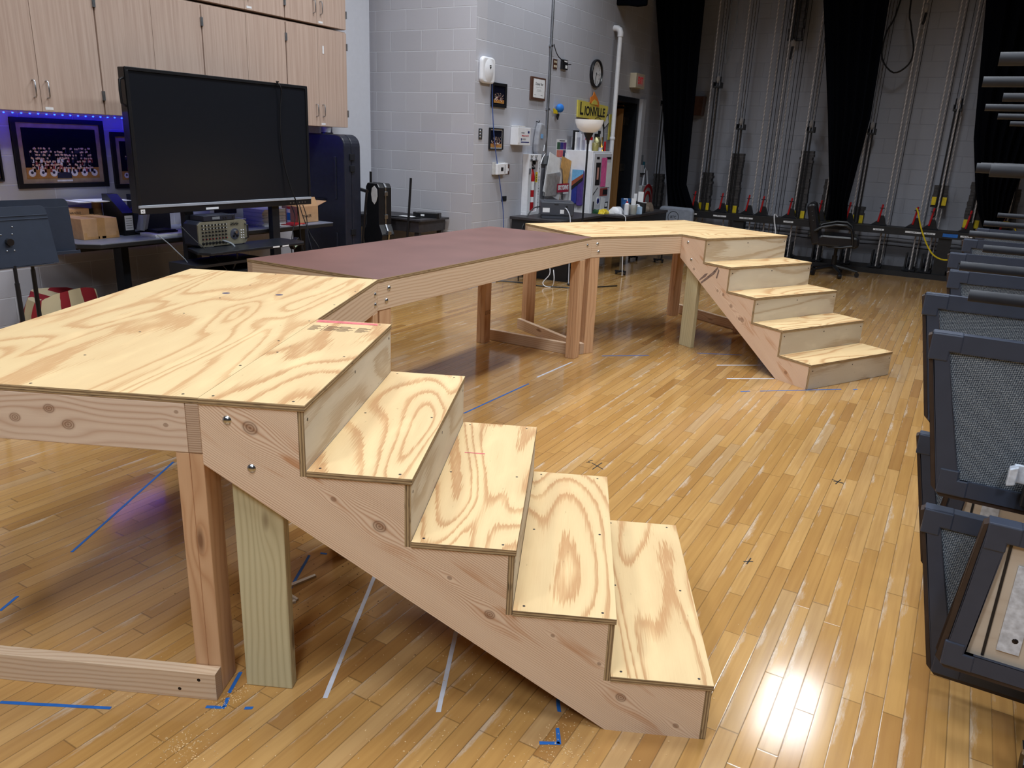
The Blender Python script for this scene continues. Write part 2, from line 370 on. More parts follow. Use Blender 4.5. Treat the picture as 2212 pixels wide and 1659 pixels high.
# ---------------------------------------------------------------- ceiling lamps
M['diff'] = NT('lamp_diffuser').set(col=(0.9, 0.9, 0.9, 1), em=(0.93, 0.97, 1, 1), ems=2.0)
places = ['over the far stairs', 'over the middle platform', 'over the near stairs', 'over the camera side', 'by the desk corner', 'over the left desks', 'over the near platform', 'over the riser row', 'over the near end of the risers', 'behind the viewer at right', 'behind the viewer at left']
troffer = None
for (x, y, p), pl in zip(LIGHTS, places):
    lb = 'long white ceiling lamp ' + pl
    if troffer is None:
        troffer = thing('ceiling_lamp', lb, 'lamp', (x, y, LZ), 0, 'ceiling lamps')
        f = MB(); f.box(-.34, .34, -.64, .64, .02, .1); f.box(-.34, -.31, -.64, .64, -.01, .02); f.box(.31, .34, -.64, .64, -.01, .02); f.box(-.31, .31, -.64, -.61, -.01, .02); f.box(-.31, .31, .61, .64, -.01, .02)
        f.build('housing', 'white', troffer); MB().box(-.31, .31, -.61, .61, .012, .0195).build('diffuser', [M['diff']], troffer)
        for s in (-.5, .5): MB().tube([(0, s, .1), (0, s, CH - LZ)], .006, 6).build('hanger', 'steel', troffer)
    else: dup(troffer, (x, y, LZ), None, lb)
    la = D.lights.new('tube_light', 'AREA'); la.shape = 'RECTANGLE'; la.size = 0.62; la.size_y = 1.22; la.energy = p; la.color = LCOL; la.spread = math.radians(150)
    lo = D.objects.new('tube_light', la); COL.objects.link(lo); lo.location = (x, y, LZ - 0.02)

# ---------------------------------------------------------------- stage platforms and stairs
def screws(b, pts, z, mi, r=0.0045):
    for x, y in pts: b.lathe([(0, .0006), (r, .0005), (r, -.001)], x, y, z, 8, mi)
def screwsf(b, pts, x, mi, r=0.005):       # on a face looking along +x : (y, z)
    for y, z in pts: b.lathe([(0, .0006), (r, .0005), (r, -.001)], x, y, z, 8, mi, 'x')
RI, TD, SW = 0.183, 0.2804, 0.9287
HT, TK = 0.915, 0.018
def bolt(par, x, y, z, ax='y'):
    MB().lathe([(0, .006), (.006, .0055), (.010, .003), (.0125, 0)], x, y, z, 14, 0, ax).build('carriage_bolt', 'zinc', par, smooth=True)
def stairs(name, label, loc, rz, far):
    t = thing(name, label, 'stairs', loc, rz)
    poly = [(0, .728), (1.119, 0), (5 * TD - .018, 0)]
    for i in range(4, -1, -1):
        z = (5 - i) * RI - TK
        poly.append(((i + 1) * TD - .018, z)); poly.append((i * TD - (.018 if i else 0), z))
    for y in (0.0, SW / 2 - .019, SW - .038):
        b = MB(); b.prism(poly, y, y + .038, 'xz', ang=-0.578)
        b.build('stringer', 'fir3' if far else 'fir2', t)
    for i in range(5):
        z = (5 - i) * RI
        b = MB(); b.box(i * TD - (0 if i else 0) + (.0005 if i else 0), (i + 1) * TD + .003, -.003, SW + .003, z - TK, z, 0, 1, em=1, ta=2)
        screws(b, [(i * TD + u, v) for u in (.03, TD - .035) for v in (.022, SW / 2, SW - .022)], z, 2)
        b.build('tread', ['ply2', 'edge', 'screw'], t, bevel=0.0012)
        b = MB(); zz = z - TK; lo = max(0.0, (4 - i) * RI - TK) if i < 4 else 0.002
        b.box((i + 1) * TD - .018, (i + 1) * TD - .0005, 0, SW, lo, zz - .0008, 0, 1, em=1, ta=0)
        screwsf(b, [(v, zz - .03) for v in (.025, SW / 2, SW - .025)], (i + 1) * TD - .0005, 2)
        b.build('riser', ['plyr', 'edge', 'screw'], t)
    for y in (.0385, SW - .077):
        MB().box(.055, .195, y, y + .038, 0, .74, g=2).build('post', 'pt', t, bevel=0.003, label='greenish pressure-treated post')
    bolt(t, .073, 0, .858); bolt(t, .131, 0, .726)
    return t
def board(par, name, x0, x1, y0, y1, z0, z1, g, mat='fir', marks=None):
    b = MB(); b.box(x0, x1, y0, y1, z0, z1, 0, g, eg=1)
    if marks: marks(b)
    return b.build(name, [mat, 'end', 'screw'], par, bevel=0.003)
def leg(par, x0, y0, ax='x', h=.757):
    """double two-by-four leg: two boards side by side along ax"""
    b = MB()
    if ax == 'x': b.box(x0, x0 + .0378, y0, y0 + .089, 0, h, 0, 2, eg=1); b.box(x0 + .0382, x0 + .076, y0, y0 + .089, 0, h, 0, 2, eg=1)
    else: b.box(x0, x0 + .089, y0, y0 + .0378, 0, h, 0, 2, eg=1); b.box(x0, x0 + .089, y0 + .0382, y0 + .076, 0, h, 0, 2, eg=1)
    return b.build('leg', ['leg', 'end'], par, bevel=0.003)
def platform(label, loc, rz, x0, x1, y0, y1, deckmat, bolts=()):
    t = thing('stage_platform', label, 'platform', loc, rz, None)
    b = MB(); b.box(x0, x1, y0, y1, HT - TK, HT, 0, 1, em=1, ta=2, dm=3)
    if deckmat != 'brown':
        screws(b, [(u, y0 + .02) for u in (x0 + .05, (x0 + x1) / 2, x1 - .05)] + [(x1 - .018, y0 + .3 * k) for k in range(1, 7) if y0 + .3 * k < y1] + [(x1 - .5, y0 + .3 * k) for k in range(1, 7) if y0 + .3 * k < y1], HT, 2)
    b.build('deck', [deckmat, 'edge', 'screw', 'ply'], t, bevel=0.001)
    z0, z1 = .757, HT - TK
    board(t, 'joist', x1 - .038, x1 - .001, y0, y1, z0, z1, 1)
    board(t, 'joist', x0 + .001, x0 + .038, y0, y1, z0, z1, 1)
    n = 3
    for k in range(n + 2):
        yy = y0 + .0005 + (y1 - y0 - .039) * k / (n + 1)
        board(t, 'joist', x0 + .0385, x1 - .0385, yy, yy + .038, z0, z1, 0, 'fir_j' if k == 0 and deckmat == 'ply' and y0 == 0 else 'fir')
    for p in bolts: bolt(t, *p)
    return t

A1, A2 = math.radians(25.147), math.radians(-28.522)
S1, S2 = (-1.63014, 1.23236), (-1.97296, 6.18487)
st1 = stairs('plywood_stairs', 'near five-step plywood stairs with fir stringer, descending toward the right foreground', (*S1, 0), A1, False)
st2 = stairs('plywood_stairs', 'far five-step plywood stairs with dark-stained stringer, beside the black office chair', (*S2, 0), A2, True)
p1 = platform('near bare plywood stage platform at left, joined to the near stairs', (*S1, 0), A1, -.94, -.0006, .0, 1.8225, 'ply')
leg(p1, -.0765, .002); leg(p1, -.938, .002); leg(p1, -.0765, 1.73); leg(p1, -.938, 1.73)
board(p1, 'brace', -.94, 0.0, -.039, -.0005, 0, .089, 0, marks=lambda b: [b.lathe([(0, .0006), (.006, .0005), (.006, -.001)], x, -.039, z, 8, 2, 'y') for x, z in ((-.05, .066), (-.11, .03), (-.9, .06), (-.86, .03))])
for z in (.85, .80): bolt(p1, -.0005, 1.77, z, 'x')
p3 = platform('far bare plywood stage platform behind the brown deck, joined to the far stairs', (*S2, 0), A2, -.947, -.0006, -.918, .914, 'ply')
leg(p3, -.080, -.916, 'x'); leg(p3, -.945, -.916); leg(p3, -.080, .82, 'x'); leg(p3, -.90, .76)
board(p3, 'brace', -.945, 0.0, -.957, -.9185, 0, .089, 0); board(p3, 'brace', -.94, 0.02, .912, .950, 0, .089, 0)
for v in ((-.86, .86), (-.845, .80)): bolt(p3, -.0005, *v, 'x')
p2 = platform('brown painted stage platform between the two bare plywood ones', (-2.408, 2.881, 0), 0, -.906, 0, .003, 2.495, 'brown')
leg(p2, -.080, .02, 'x'); leg(p2, -.904, .02, 'x'); leg(p2, -.075, 2.31, 'x'); leg(p2, -.865, 2.27, 'x')
board(p2, 'brace', -.86, -.06, 2.402, 2.44, 0, .089, 0); board(p2, 'brace', -.90, -.12, -.0395, -.001, 0, .089, 0)
bolt(p2, .0, .09, .86, 'x'); bolt(p2, .0, .07, .80, 'x')
bolt(p2, .0, 2.42, .86, 'x')

# ---------------------------------------------------------------- wall cabinets over the left desks
RZ = PI / 2
def beech():
    t = NT('beech_laminate'); x, y, z = t.sep(t.obj()); r = t.math('MULTIPLY', t.rnd(), 9.0)
    n = t.noise(t.vec(t.math('MULTIPLY', x, 60.0), t.math('MULTIPLY', y, 4.0), t.math('MULTIPLY_ADD', z, 1.8, r)), 1.0, 3)
    return t.set(col=t.ramp(n, [(0.3, C(176, 152, 138)), (0.7, C(194, 172, 158))]), rough=0.45)
M['beech'] = beech()
M['door_wood'] = lumber('door_veneer', C(196, 148, 94), C(176, 122, 70), C(150, 100, 60), 20.0, 0.0)
def handle(par, x, y, z, h=.11, mat='steel'):
    MB().tube([(x, y, z), (x, y - .022, z + .002), (x, y - .03, z + .012), (x, y - .03, z + h - .012), (x, y - .022, z + h - .002), (x, y, z + h)], .0045, 8).build('handle', mat, par, smooth=True)
def cabinet(label, y0, y1, z0, z1, lab):
    t = thing('wall_cabinet', label, 'cabinet', (XL, (y0 + y1) / 2, z0), RZ, 'wall cabinets')
    W, H = (y1 - y0) / 2, z1 - z0
    MB().box(-W, W, -.40, 0, 0, H, 0, 2).build('body', 'beech', t)
    for s in (-1, 1):
        a, b_ = (-W + .006, -.0015) if s < 0 else (.0015, W - .006)
        d = MB().box(a, b_, -.42, -.401, .002, H - .012, 0, 2).build('door', 'beech', t, bevel=.001)
        handle(d, s * .045, -.42, .09)
        for hz in (.10, H - .17):
            xx = s * (W - .004); MB().box(xx - .008, xx + .008, -.428, -.4, hz, hz + .065).tube([(xx, -.43, hz), (xx, -.43, hz + .065)], .005, 6).build('hinge', 'steel', d)
    if lab: MB().box(.02, .075, -.4212, -.4203, .015, .032).build('paper_label', 'paper', t)
    return t
ED = [2.745, 3.655, 4.565, 5.47, 6.275]
nm = ['leftmost', 'second', 'third', 'rightmost']
for i in range(4):
    cabinet(['lower wall cabinet above the framed choir photograph, cut by the left photo edge', 'lower wall cabinet directly behind the left corner of the television', 'lower wall cabinet rising above the middle of the television', 'lower wall cabinet at the white column, above the tall black case'][i], ED[i], ED[i + 1], 1.636, 2.526, i != 2)
for i in range(4):
    cabinet(['upper wall cabinet above the framed choir photograph', 'upper wall cabinet above the left corner of the television', 'upper wall cabinet above the middle of the television', 'upper wall cabinet against the white column'][i], ED[i], ED[i + 1], 2.545, 3.4, i > 1)
MB().box(.06, .078, -.424, -.4203, .66, .73).build('paper_scrap', 'paper', [o for o in D.objects if o.get('label', '').startswith('lower wall cabinet at the white')][0])

# blue LED strip under the cabinets
t = thing('led_strip', 'glowing blue LED strip under the wall cabinets', 'light', (XL + .17, 2.75, 1.628), RZ)
MB().box(0, 3.0, -.006, .006, -.003, .002).build('tape', 'white', t)
M['led'] = NT('blue_led').set(col=(0.05, 0.2, 1, 1), em=(0.0010, 0.0055, 1.0, 1), ems=150.0)
led = MB().ball((0, 0, -.006), .006, 8, 0, 1, 1, .7).build('led', [M['led']], t, smooth=True); led.location = (.03, 0, 0)
for i in range(1, 50):
    c = led.copy(); COL.objects.link(c); c.location = (.03 + .0585 * i, 0, 0)
# framed pictures of groups of people
SK = [plain('print_tone_%d' % i, c, 0.5) for i, c in enumerate((C(212, 178, 150), C(228, 226, 224), C(36, 38, 60), C(150, 60, 60), C(60, 80, 120)))]
M['frame_black'] = plain('frame_black', C(18, 18, 22), 0.4); M['mat_tan'] = plain('mat_board', C(164, 142, 116), 0.8); M['print_dark'] = plain('print_dark', C(16, 18, 34), 0.12)
M['print_floor'] = plain('print_floor', C(178, 128, 70), 0.2)
def picture(label, loc, w_, h_, fw, mat, crowd, fmat='frame_black', cap=True, rz=RZ, seed=1):
    t = thing('framed_picture', label, 'picture', loc, rz, 'framed pictures')
    b = MB(); a, c = w_ / 2, h_ / 2
    for q in ((-a, a, c - fw, c), (-a, a, -c, -c + fw), (-a, -a + fw, -c + fw, c - fw), (a - fw, a, -c + fw, c - fw)): b.box(q[0], q[1], -.022, -.001, q[2], q[3])
    b.build('frame', fmat, t, bevel=.002)
    MB().box(-a + fw, a - fw, -.010, -.004, -c + fw, c - fw).build('mount', mat, t)
    m_ = fw + (.035 if mat == 'mat_tan' else .012); x0, x1, z0, z1 = -a + m_, a - m_, -c + m_, c - m_
    b = MB(); b.box(x0, x1, -.0125, -.0105, z0, z1); H = z1 - z0; W = x1 - x0
    b.box(x0, x1, -.0128, -.0124, z0, z0 + .22 * H, 5)
    rnd = random.Random(seed)
    for k in range(crowd):
        row = k % 7; x = x0 + W * (.08 + .84 * rnd.random()); z = z0 + H * (.18 + row * .065 + .02 * rnd.random())
        s = H * .026; col = rnd.choice([1, 1, 2, 3, 4]) if row < 4 else 2
        b.box(x - s * .8, x + s * .8, -.0136 + row * .00005, -.0128, z - s * 2.6, z, col + 1 if col < 4 else 4)
        b.lathe([(0, .0012), (s * .75, .0006), (s * .8, 0)], x, -.0132, z + s * .7, 6, 1, 'y')
    if cap and mat == 'mat_tan':
        for k in range(7):
            if k == 3: continue
            cx = x0 + W * (k + .5) / 7
            b.lathe([(H * .10, .0004), (H * .10, 0)], cx, -.0130, z0 + H * .10, 10, 3, 'y'); b.lathe([(0, .0006), (H * .075, .0004)], cx, -.0130, z0 + H * .11, 10, 2, 'y'); b.lathe([(0, .0008), (H * .03, .0006)], cx, -.0130, z0 + H * .12, 10, 3, 'y')
        b.box(x0 + W * .4, x0 + W * .6, -.0132, -.0128, z0, z0 + H * .14, 3)
        b.box(-.06, .06, -.0112, -.0104, z0 - .024, z0 - .010, 2)
    b.build('print', ['print_dark', SK[0], SK[1], SK[2], SK[3], 'print_floor'], t)
    return t
picture('large framed choir photograph in tan mount under the blue LED strip', (XL, 3.534, 1.345), .70, .50, .035, 'mat_tan', 190)
picture('framed choir photograph half hidden behind the left edge of the television', (XL, 4.28, 1.295), .68, .44, .035, 'mat_tan', 90, seed=3)
picture('dark framed print cut off by the left photo edge', (XL, 2.83, 1.30), .52, .30, .012, 'print_dark', 0)

# ---------------------------------------------------------------- television on its trolley
t = thing('television', 'large black wheeled television with silver lower bar, in front of the wall cabinets', 'television', (-5.17, 4.405, 0), RZ)
W = .86
M['screen'] = plain('screen_glass', C(22, 25, 32), 0.28, var=0.02, spec=0.5)
MB().box(-W, W, 0, .075, .965, 1.955).build('housing', 'blackp', t, bevel=.006)
b = MB()
for q in ((-W, W, 1.935, 1.957), (-W, -W + .024, 1.02, 1.935), (W - .024, W, 1.02, 1.935), (-W, W, .957, 1.004)): b.box(q[0], q[1], -.012, .002, q[2], q[3])
b.build('bezel', 'blackp', t, bevel=.003)
MB().box(-W + .024, W - .024, -.003, 0, 1.02, 1.936).build('screen', 'screen', t)
MB().box(-W, W, -.016, -.002, 1.002, 1.022).build('speaker_bar', 'silver', t, bevel=.002, label='silver bar under the screen')
MB().tube([(-W, .02, 1.70), (-W - .028, .02, 1.715), (-W - .032, .02, 1.80), (-W - .028, .02, 1.87), (-W, .02, 1.885)], .009, 8).build('handle', 'blackp', t, smooth=True)
MB().box(-.285, -.165, -.0132, -.0122, .966, .982).build('name_label', 'paper', t); MB().box(-.85, -.815, -.0132, -.0122, .966, .995).build('sticker', 'paper', t)
text('A3', .018, 'ink', t, (-.8325, -.0134, .98), name='sticker_text')
MB().box(-.46, -.38, .02, .07, .06, .99).build('post', 'blackm', t); MB().box(.42, .50, .02, .07, .06, .99).build('post', 'blackm', t)
MB().box(-.50, .50, .01, .08, .30, .36).build('crossbar', 'blackm', t)
for x in (-.42, .46):
    MB().box(x - .035, x + .035, -.34, .38, .055, .10).build('foot', 'blackm', t, bevel=.004)
    for y in (-.3, .34): MB().lathe([(0, -.014), (.028, -.014), (.028, .014), (0, .014)], x, y, .028, 14, 0, 'x').build('caster', 'blackp', t)
MB().prism([(-.58, -.40), (.36, -.40), (.42, -.34), (.42, -.06), (-.52, -.06), (-.62, -.30)], .675, .695, 'xy').build('shelf', 'blackm', t, bevel=.003)
for x in (.02, .12): MB().box(x, x + .07, -.4006, -.4001, .679, .690).build('shelf_label', 'paper', t)
for i in range(6): MB().box(.60 + i * .035, .615 + i * .035, -.0132, -.0122, .972, .985).build('port', 'steel', t)

# powered mixer on the shelf, wireless receiver on top
t = thing('powered_mixer', 'olive-faced powered audio mixer full of knobs on the shelf below the television', 'mixer', (-5.02, 4.155, .696), RZ)
M['olive'] = plain('olive_panel', C(118, 114, 98), 0.5); M['dial'] = plain('dial_disc', C(66, 70, 84), 0.4)
oc = [(-.235, .02), (-.215, 0), (.215, 0), (.235, .02), (.235, .175), (.205, .198), (-.205, .198), (-.235, .175)]
MB().prism(oc, .012, .165, 'xz').build('case', 'navy', t, bevel=.004); MB().prism([(x * .985, .006 + z * .95) for x, z in oc], 0, .012, 'xz').build('panel', 'olive', t)
kn = None
for r in range(6):
    for c in range(8):
        mt = 'paper' if r < 2 else ('red' if r == 4 else 'blackp'); x = -.195 + c * .031; z = .168 - r * .026; rr = .0075 if r < 5 else .0115
        MB().lathe([(0, .014), (rr * .7, .014), (rr, 0)], x, 0, z - (.006 if r == 5 else 0), 10, 0, 'y').build('knob', 'blackp' if r != 4 else 'blackp', t)
        if r in (0, 1, 4): MB().lathe([(0, .0165), (.003, .0165), (.0032, .0135)], x, 0, z, 6, 0, 'y').build('knob_cap', mt, t)
MB().lathe([(0, .003), (.043, .003), (.044, 0)], .11, 0, .085, 24, 0, 'y').build('dial_plate', 'dial', t); MB().lathe([(0, .022), (.014, .02), (.016, .003)], .115, 0, .10, 14, 0, 'y').build('master_knob', 'steel', t, smooth=True)
for x, z in ((.095, .07), (.13, .07)): MB().lathe([(0, .012), (.008, .012), (.009, .003)], x, 0, z, 10, 0, 'y').build('knob', 'blackp', t)
for i in range(8): MB().box(.075 + i * .01, .077 + i * .01, -.001, .001, .15, .178).box(.0725 + i * .01, .0795 + i * .01, -.006, .0, .158 + .004 * (i % 3), .163 + .004 * (i % 3)).build('fader', 'ink', t)
for i in range(8): MB().lathe([(0, .004), (.005, .004), (.005, 0)], .175 + .022 * (i % 2), 0, .05 + .02 * (i // 2), 8, 0, 'y').build('button', 'white', t)
MB().tube([(.215, -.001, .04), (.226, -.02, .05), (.226, -.02, .15), (.215, -.001, .16)], .006, 6).build('carry_handle', 'blackp', t)
for x in (-.14, .14): MB().tube([(x - .04, -.001, .004), (x - .03, -.012, -.0005 + .004), (x + .03, -.012, .0035), (x + .04, -.001, .004)], .0035, 6).build('foot', 'blackp', t)
t = thing('wireless_receiver', 'small dark wireless microphone receiver lying on the powered mixer', 'receiver', (-5.02, 4.13, .8955), RZ)
MB().box(-.15, .15, 0, .16, 0, .038).build('case', 'navy', t, bevel=.002); MB().box(-.07, .0, -.0012, 0, .009, .029).build('display', 'grey', t)
for x in (.03, .055, .12): MB().box(x, x + .012, -.004, 0, .012, .024).build('knob', 'ink', t)
def cable(name, label, pts, r, mat, cat='cable', smooth=4, group=None):
    P = [Vector(p) for p in pts]; out = []
    for i in range(len(P) - 1):
        p0, p1, p2, p3 = P[max(i - 1, 0)], P[i], P[i + 1], P[min(i + 2, len(P) - 1)]
        for k in range(smooth):
            u = k / smooth; out.append(.5 * ((2 * p1) + (p2 - p0) * u + (2 * p0 - 5 * p1 + 4 * p2 - p3) * u * u + (3 * p1 - p0 - 3 * p2 + p3) * u ** 3))
    out.append(P[-1]); o = MB().tube(out, r, 6).build(name, mat, smooth=True); return tag(o, label, cat, group)
cable('power_cable', 'black cord draped over the top edge of the television screen', [(-5.10, 4.88, 1.962), (-5.150, 4.906, 1.965), (-5.135, 4.93, 1.93), (-5.14, 4.945, 1.88), (-5.148, 4.93, 1.75), (-5.15, 4.925, 1.5), (-5.148, 4.95, 1.3), (-5.12, 4.99, 1.1), (-5.10, 5.04, .93), (-5.09, 5.06, .6), (-5.0, 5.1, .25), (-4.95, 5.12, .01)], .006, 'blackp')
cable('power_cable', 'thick grey cable hanging from the powered mixer jack', [(-5.035, 4.14, .735), (-4.99, 4.16, .73), (-4.95, 4.19, .70), (-4.93, 4.2, .62), (-4.95, 4.16, .5), (-4.96, 4.1, .3), (-4.9, 4.1, .01)], .008, 'grey')
cable('power_cable', 'thin cord crossing in front of the left television post', [(-5.12, 3.85, .86), (-5.02, 3.9, .75), (-4.9, 4.0, .6), (-4.85, 4.1, .4), (-4.85, 4.15, .01)], .004, 'blackp')
cable('power_cable', 'thin cord hanging left of the television post', [(-5.2, 3.7, .8), (-5.1, 3.76, .7), (-5.0, 3.84, .5), (-5.0, 3.85, .01)], .004, 'grey')
for i, (a, b_) in enumerate(((5.02, 4.85), (5.12, 5.2), (5.16, 5.1))):
    cable('power_cable', ['cord under the right end of the television running to the power brick', 'cord hanging below the right end of the television, outermost', 'cord hanging below the right end of the television, next to the outermost'][i], [(-5.16, a, .955), (-5.13, a + .01, .85), (-5.08, (a + b_) / 2, .7), (-5.0, b_, .55), (-4.98, b_ + .05, .3), (-4.98, b_, .01)], .004, 'blackp')
t = thing('power_brick', 'small black power brick with a green label hanging under the television', 'adapter', (-4.97, 4.85, .66), RZ)
MB().box(-.05, .05, -.03, .02, -.03, .03).build('case', 'blackp', t, bevel=.004); MB().box(-.03, .02, -.0312, -.0302, -.02, .02).build('label', plain('pale_green', C(190, 224, 208), 0.6), t)
t.rotation_euler = (0, -.5, RZ)

# low black equipment cart behind the near platform
t = thing('equipment_cart', 'low black equipment cart under the television shelf', 'cart', (-4.86, 4.10, 0), RZ)
b = MB(); b.box(-.36, .30, -.02, .29, .58, .60); b.box(-.36, -.34, -.02, .29, .12, .58); b.box(.28, .30, -.02, .29, .12, .58); b.box(-.34, .28, .27, .29, .12, .58); b.box(-.34, .28, -.02, .27, .12, .14)
b.build('body', 'black', t); MB().box(-.04, .24, 0, .25, .145, .52).build('amplifier', 'blackm', t, bevel=.006); MB().box(-.02, .22, -.003, -.0002, .17, .49).build('amplifier_grille', 'ink', t)
for x in (-.32, .26):
    for y in (.02, .25): MB().lathe([(0, -.012), (.028, -.012), (.028, .012), (0, .012)], x, y, .03, 12, 0, 'x').box(x - .008, x + .008, y - .01, y + .01, .03, .12).build('caster', 'blackp', t)

# ---------------------------------------------------------------- desks along the left wall and what lies on them
M['desk_top'] = plain('grey_desk_top', C(124, 130, 148), 0.35, var=0.02)
def desk(label, y0, y1, xf, legs):
    t = thing('desk', label, 'desk', (-5.99, (y0 + y1) / 2, 0), RZ, 'wall desks'); W = (y1 - y0) / 2; Dp = xf + 5.99
    MB().prism([(-W, 0), (-W, -Dp + .12), (-W + .10, -Dp), (W, -Dp), (W, 0)], .752, .758, 'xy').build('top', 'desk_top', t)
    MB().prism([(-W, 0), (-W, -Dp + .12), (-W + .10, -Dp), (W, -Dp), (W, 0)], .722, .7518, 'xy').build('edge', 'black', t, bevel=.004)
    for x in legs:
        MB().box(x - .03, x + .03, -Dp * .5 - .05, -Dp * .5 + .05, .04, .722).build('leg', 'blackm', t); MB().box(x - .03, x + .03, -Dp + .06, -.04, 0, .04).build('foot', 'blackm', t)
    MB().box(-W + .06, W - .06, -Dp * .5 - .02, -Dp * .5 + .02, .66, .7218).build('frame_rail', 'blackm', t)
desk('grey-topped black-edged desk under the framed choir photograph', 3.20, 4.46, -5.28, (-.15, .52))
desk('grey-topped black-edged desk behind the right part of the television', 4.47, 5.66, -5.27, (-.5, .5))
DT = .7585
t = thing('cardboard_box', 'closed taped brown cardboard box on the left end of the desk', 'box', (-5.52, 3.47, DT), RZ)
MB().prism([(-.14, 0), (.14, 0), (.128, .15), (-.15, .15)], 0, .30, 'xz').build('carton', 'card', t, bevel=.002)
b = MB(); b.box(-.03, .03, -.0012, -.0002, .0, .15); b.box(-.03, .03, 0, .3, .1502, .1512); b.box(-.13, -.02, -.0012, -.0002, .003, .02); b.box(.0, .13, -.0012, -.0002, .003, .02); b.box(-.135, -.115, -.0013, -.0002, .02, .05); b.box(.115, .133, -.0013, -.0002, .02, .05)
b.build('tape', 'cardd', t)
t = thing('flat_carton', 'flat brown carton marked in black, behind the taped cardboard box', 'box', (-5.86, 3.44, DT), RZ)
MB().box(-.15, .13, -.05, .09, 0, .195).build('carton', 'card', t, bevel=.002); text('HANDLE', .022, 'ink', t, (.02, -.051, .165)); MB().box(.132, .17, -.04, .0, .15, .19).build('clip', 'blackp', t)
t = thing('paper_tray', 'thin white sheets spread on a small stand above the cardboard boxes', 'paper', (-5.88, 3.68, DT), RZ)
MB().lathe([(0.05, 0), (.04, .01), (.035, .225), (.06, .235), (0, .235)], 0, 0, 0, 14).build('stand', 'card', t, smooth=True)
for i, (dx, r) in enumerate(((0, .05), (-.05, -.04), (.03, .12))):
    b = MB(); b.T = Matrix.Translation((dx, -.02 * i, .237 + .0045 * i)) @ Matrix.Rotation(r, 4, 'Z') @ Matrix.Rotation(.02, 4, 'Y'); b.box(-.17, .17, -.12, .12, 0, .004); b.build('sheet', 'paper', t)
t = thing('magazine_file', 'black upright magazine file with a white spine label beside the taped box', 'file', (-5.57, 3.73, DT), RZ)
MB().prism([(-.0, 0), (.24, 0), (.24, .30), (.18, .30), (0, .17)], -.045, .045, 'yz').build('shell', 'blackp', t); MB().box(-.033, .033, -.0012, -.0002, .04, .15).build('label', 'paper', t)
for i in range(5): MB().box(-.025, .025, -.0016, -.0011, .055 + .018 * i, .058 + .018 * i).build('label_line', 'ink', t)
t = thing('headphones_stand', 'grey plastic stand leaning behind the magazine file', 'stand', (-5.62, 3.86, DT), RZ)
b = MB(); b.T = Matrix.Rotation(.28, 4, 'Y'); b.box(-.015, .015, -.05, .05, 0.02, .19); b.build('arm', 'lgrey', t, bevel=.004)
b = MB(); b.tube([(-.08, 0, .16), (-.05, 0, .2), (.0, 0, .215), (.05, 0, .2), (.07, 0, .16)], .014, 8); b.build('band', 'blackp', t, smooth=True); MB().box(-.06, .08, -.06, .06, 0, .012).build('base', 'blackp', t)
for i, (y, x, w_, d_, h_, lb) in enumerate(((3.95, -5.42, .17, .10, .022, 'stack of white paper at the front of the left desk'), (5.02, -5.5, .13, .13, .15, 'thick pile of printed sheets behind the television post'), (4.66, -5.62, .15, .12, .07, 'low pile of papers behind the powered mixer'))):
    t = thing('paper_stack', lb, 'paper', (x, y, DT), RZ, 'paper stacks'); n = max(2, int(h_ / .012)); 
    for k in range(n):
        b = MB(); b.T = Matrix.Rotation(random.uniform(-.08, .08), 4, 'Z'); b.box(-w_, w_, -d_, d_, k * h_ / n, (k + .9) * h_ / n); b.build('bundle', 'paper' if k % 3 else 'lgrey', t)
t = thing('binder', 'black binder lying open on the paper stack at the left desk', 'binder', (-5.48, 3.98, DT + .0225), RZ); MB().box(-.13, .05, -.08, .08, 0, .012).build('cover', 'blackp', t); MB().box(-.12, .04, -.07, .07, .012, .018).build('pages', 'navy', t)
t = thing('speaker_box', 'dark square speaker with a white tag standing on the desk behind the television post', 'speaker', (-5.75, 4.10, DT), RZ)
MB().box(-.13, .13, 0, .18, 0, .28).build('cabinet', 'navy', t, bevel=.004); MB().box(-.03, .05, -.0012, -.0002, .14, .24).build('tag', 'paper', t); text('JBL', .02, 'ink', t, (.01, -.0014, .20), name='tag_text')
t = thing('desktop_printer', 'light grey printer behind the powered mixer on the wall desk', 'printer', (-5.78, 4.76, DT), RZ)
MB().prism([(-.19, 0), (.19, 0), (.19, .17), (.12, .23), (-.19, .23)], -.10, .14, 'xz').build('housing', 'lgrey', t, bevel=.008); MB().box(-.14, .10, -.103, -.1002, .10, .15).build('slot', 'blackp', t); MB().lathe([(0.03, 0), (.05, .01), (.05, .02)], .05, -.1, .2, 12, 0, 'y').build('knob', 'blackp', t)
t = thing('wipes_canister', 'white and blue wipes canister standing on the desk by the open carton', 'canister', (-5.52, 5.36, DT), RZ)
MB().lathe([(0, 0), (.038, 0), (.038, .125), (0, .125)], seg=18).build('can', 'white', t, smooth=True); MB().lathe([(.0385, .02), (.0385, .09)], seg=18).build('label', plain('label_blue', C(30, 110, 190), 0.4), t, smooth=True); MB().lathe([(.039, .125), (.039, .14), (.02, .148), (0, .148)], seg=18).build('cap', 'red', t, smooth=True); text('W', .035, 'paper', t, (0, -.0388, .055))
t = thing('open_carton', 'open brown cardboard carton with flaps up at the right end of the desk', 'box', (-5.40, 5.50, DT), RZ)
b = MB(); b.box(-.17, .10, 0, .003, 0, .15); b.box(-.17, .10, .20, .203, 0, .15); b.box(-.17, -.167, 0, .2, 0, .15); b.box(.097, .10, 0, .2, 0, .15); b.box(-.17, .1, 0, .2, 0, .003); b.build('walls', 'card', t)
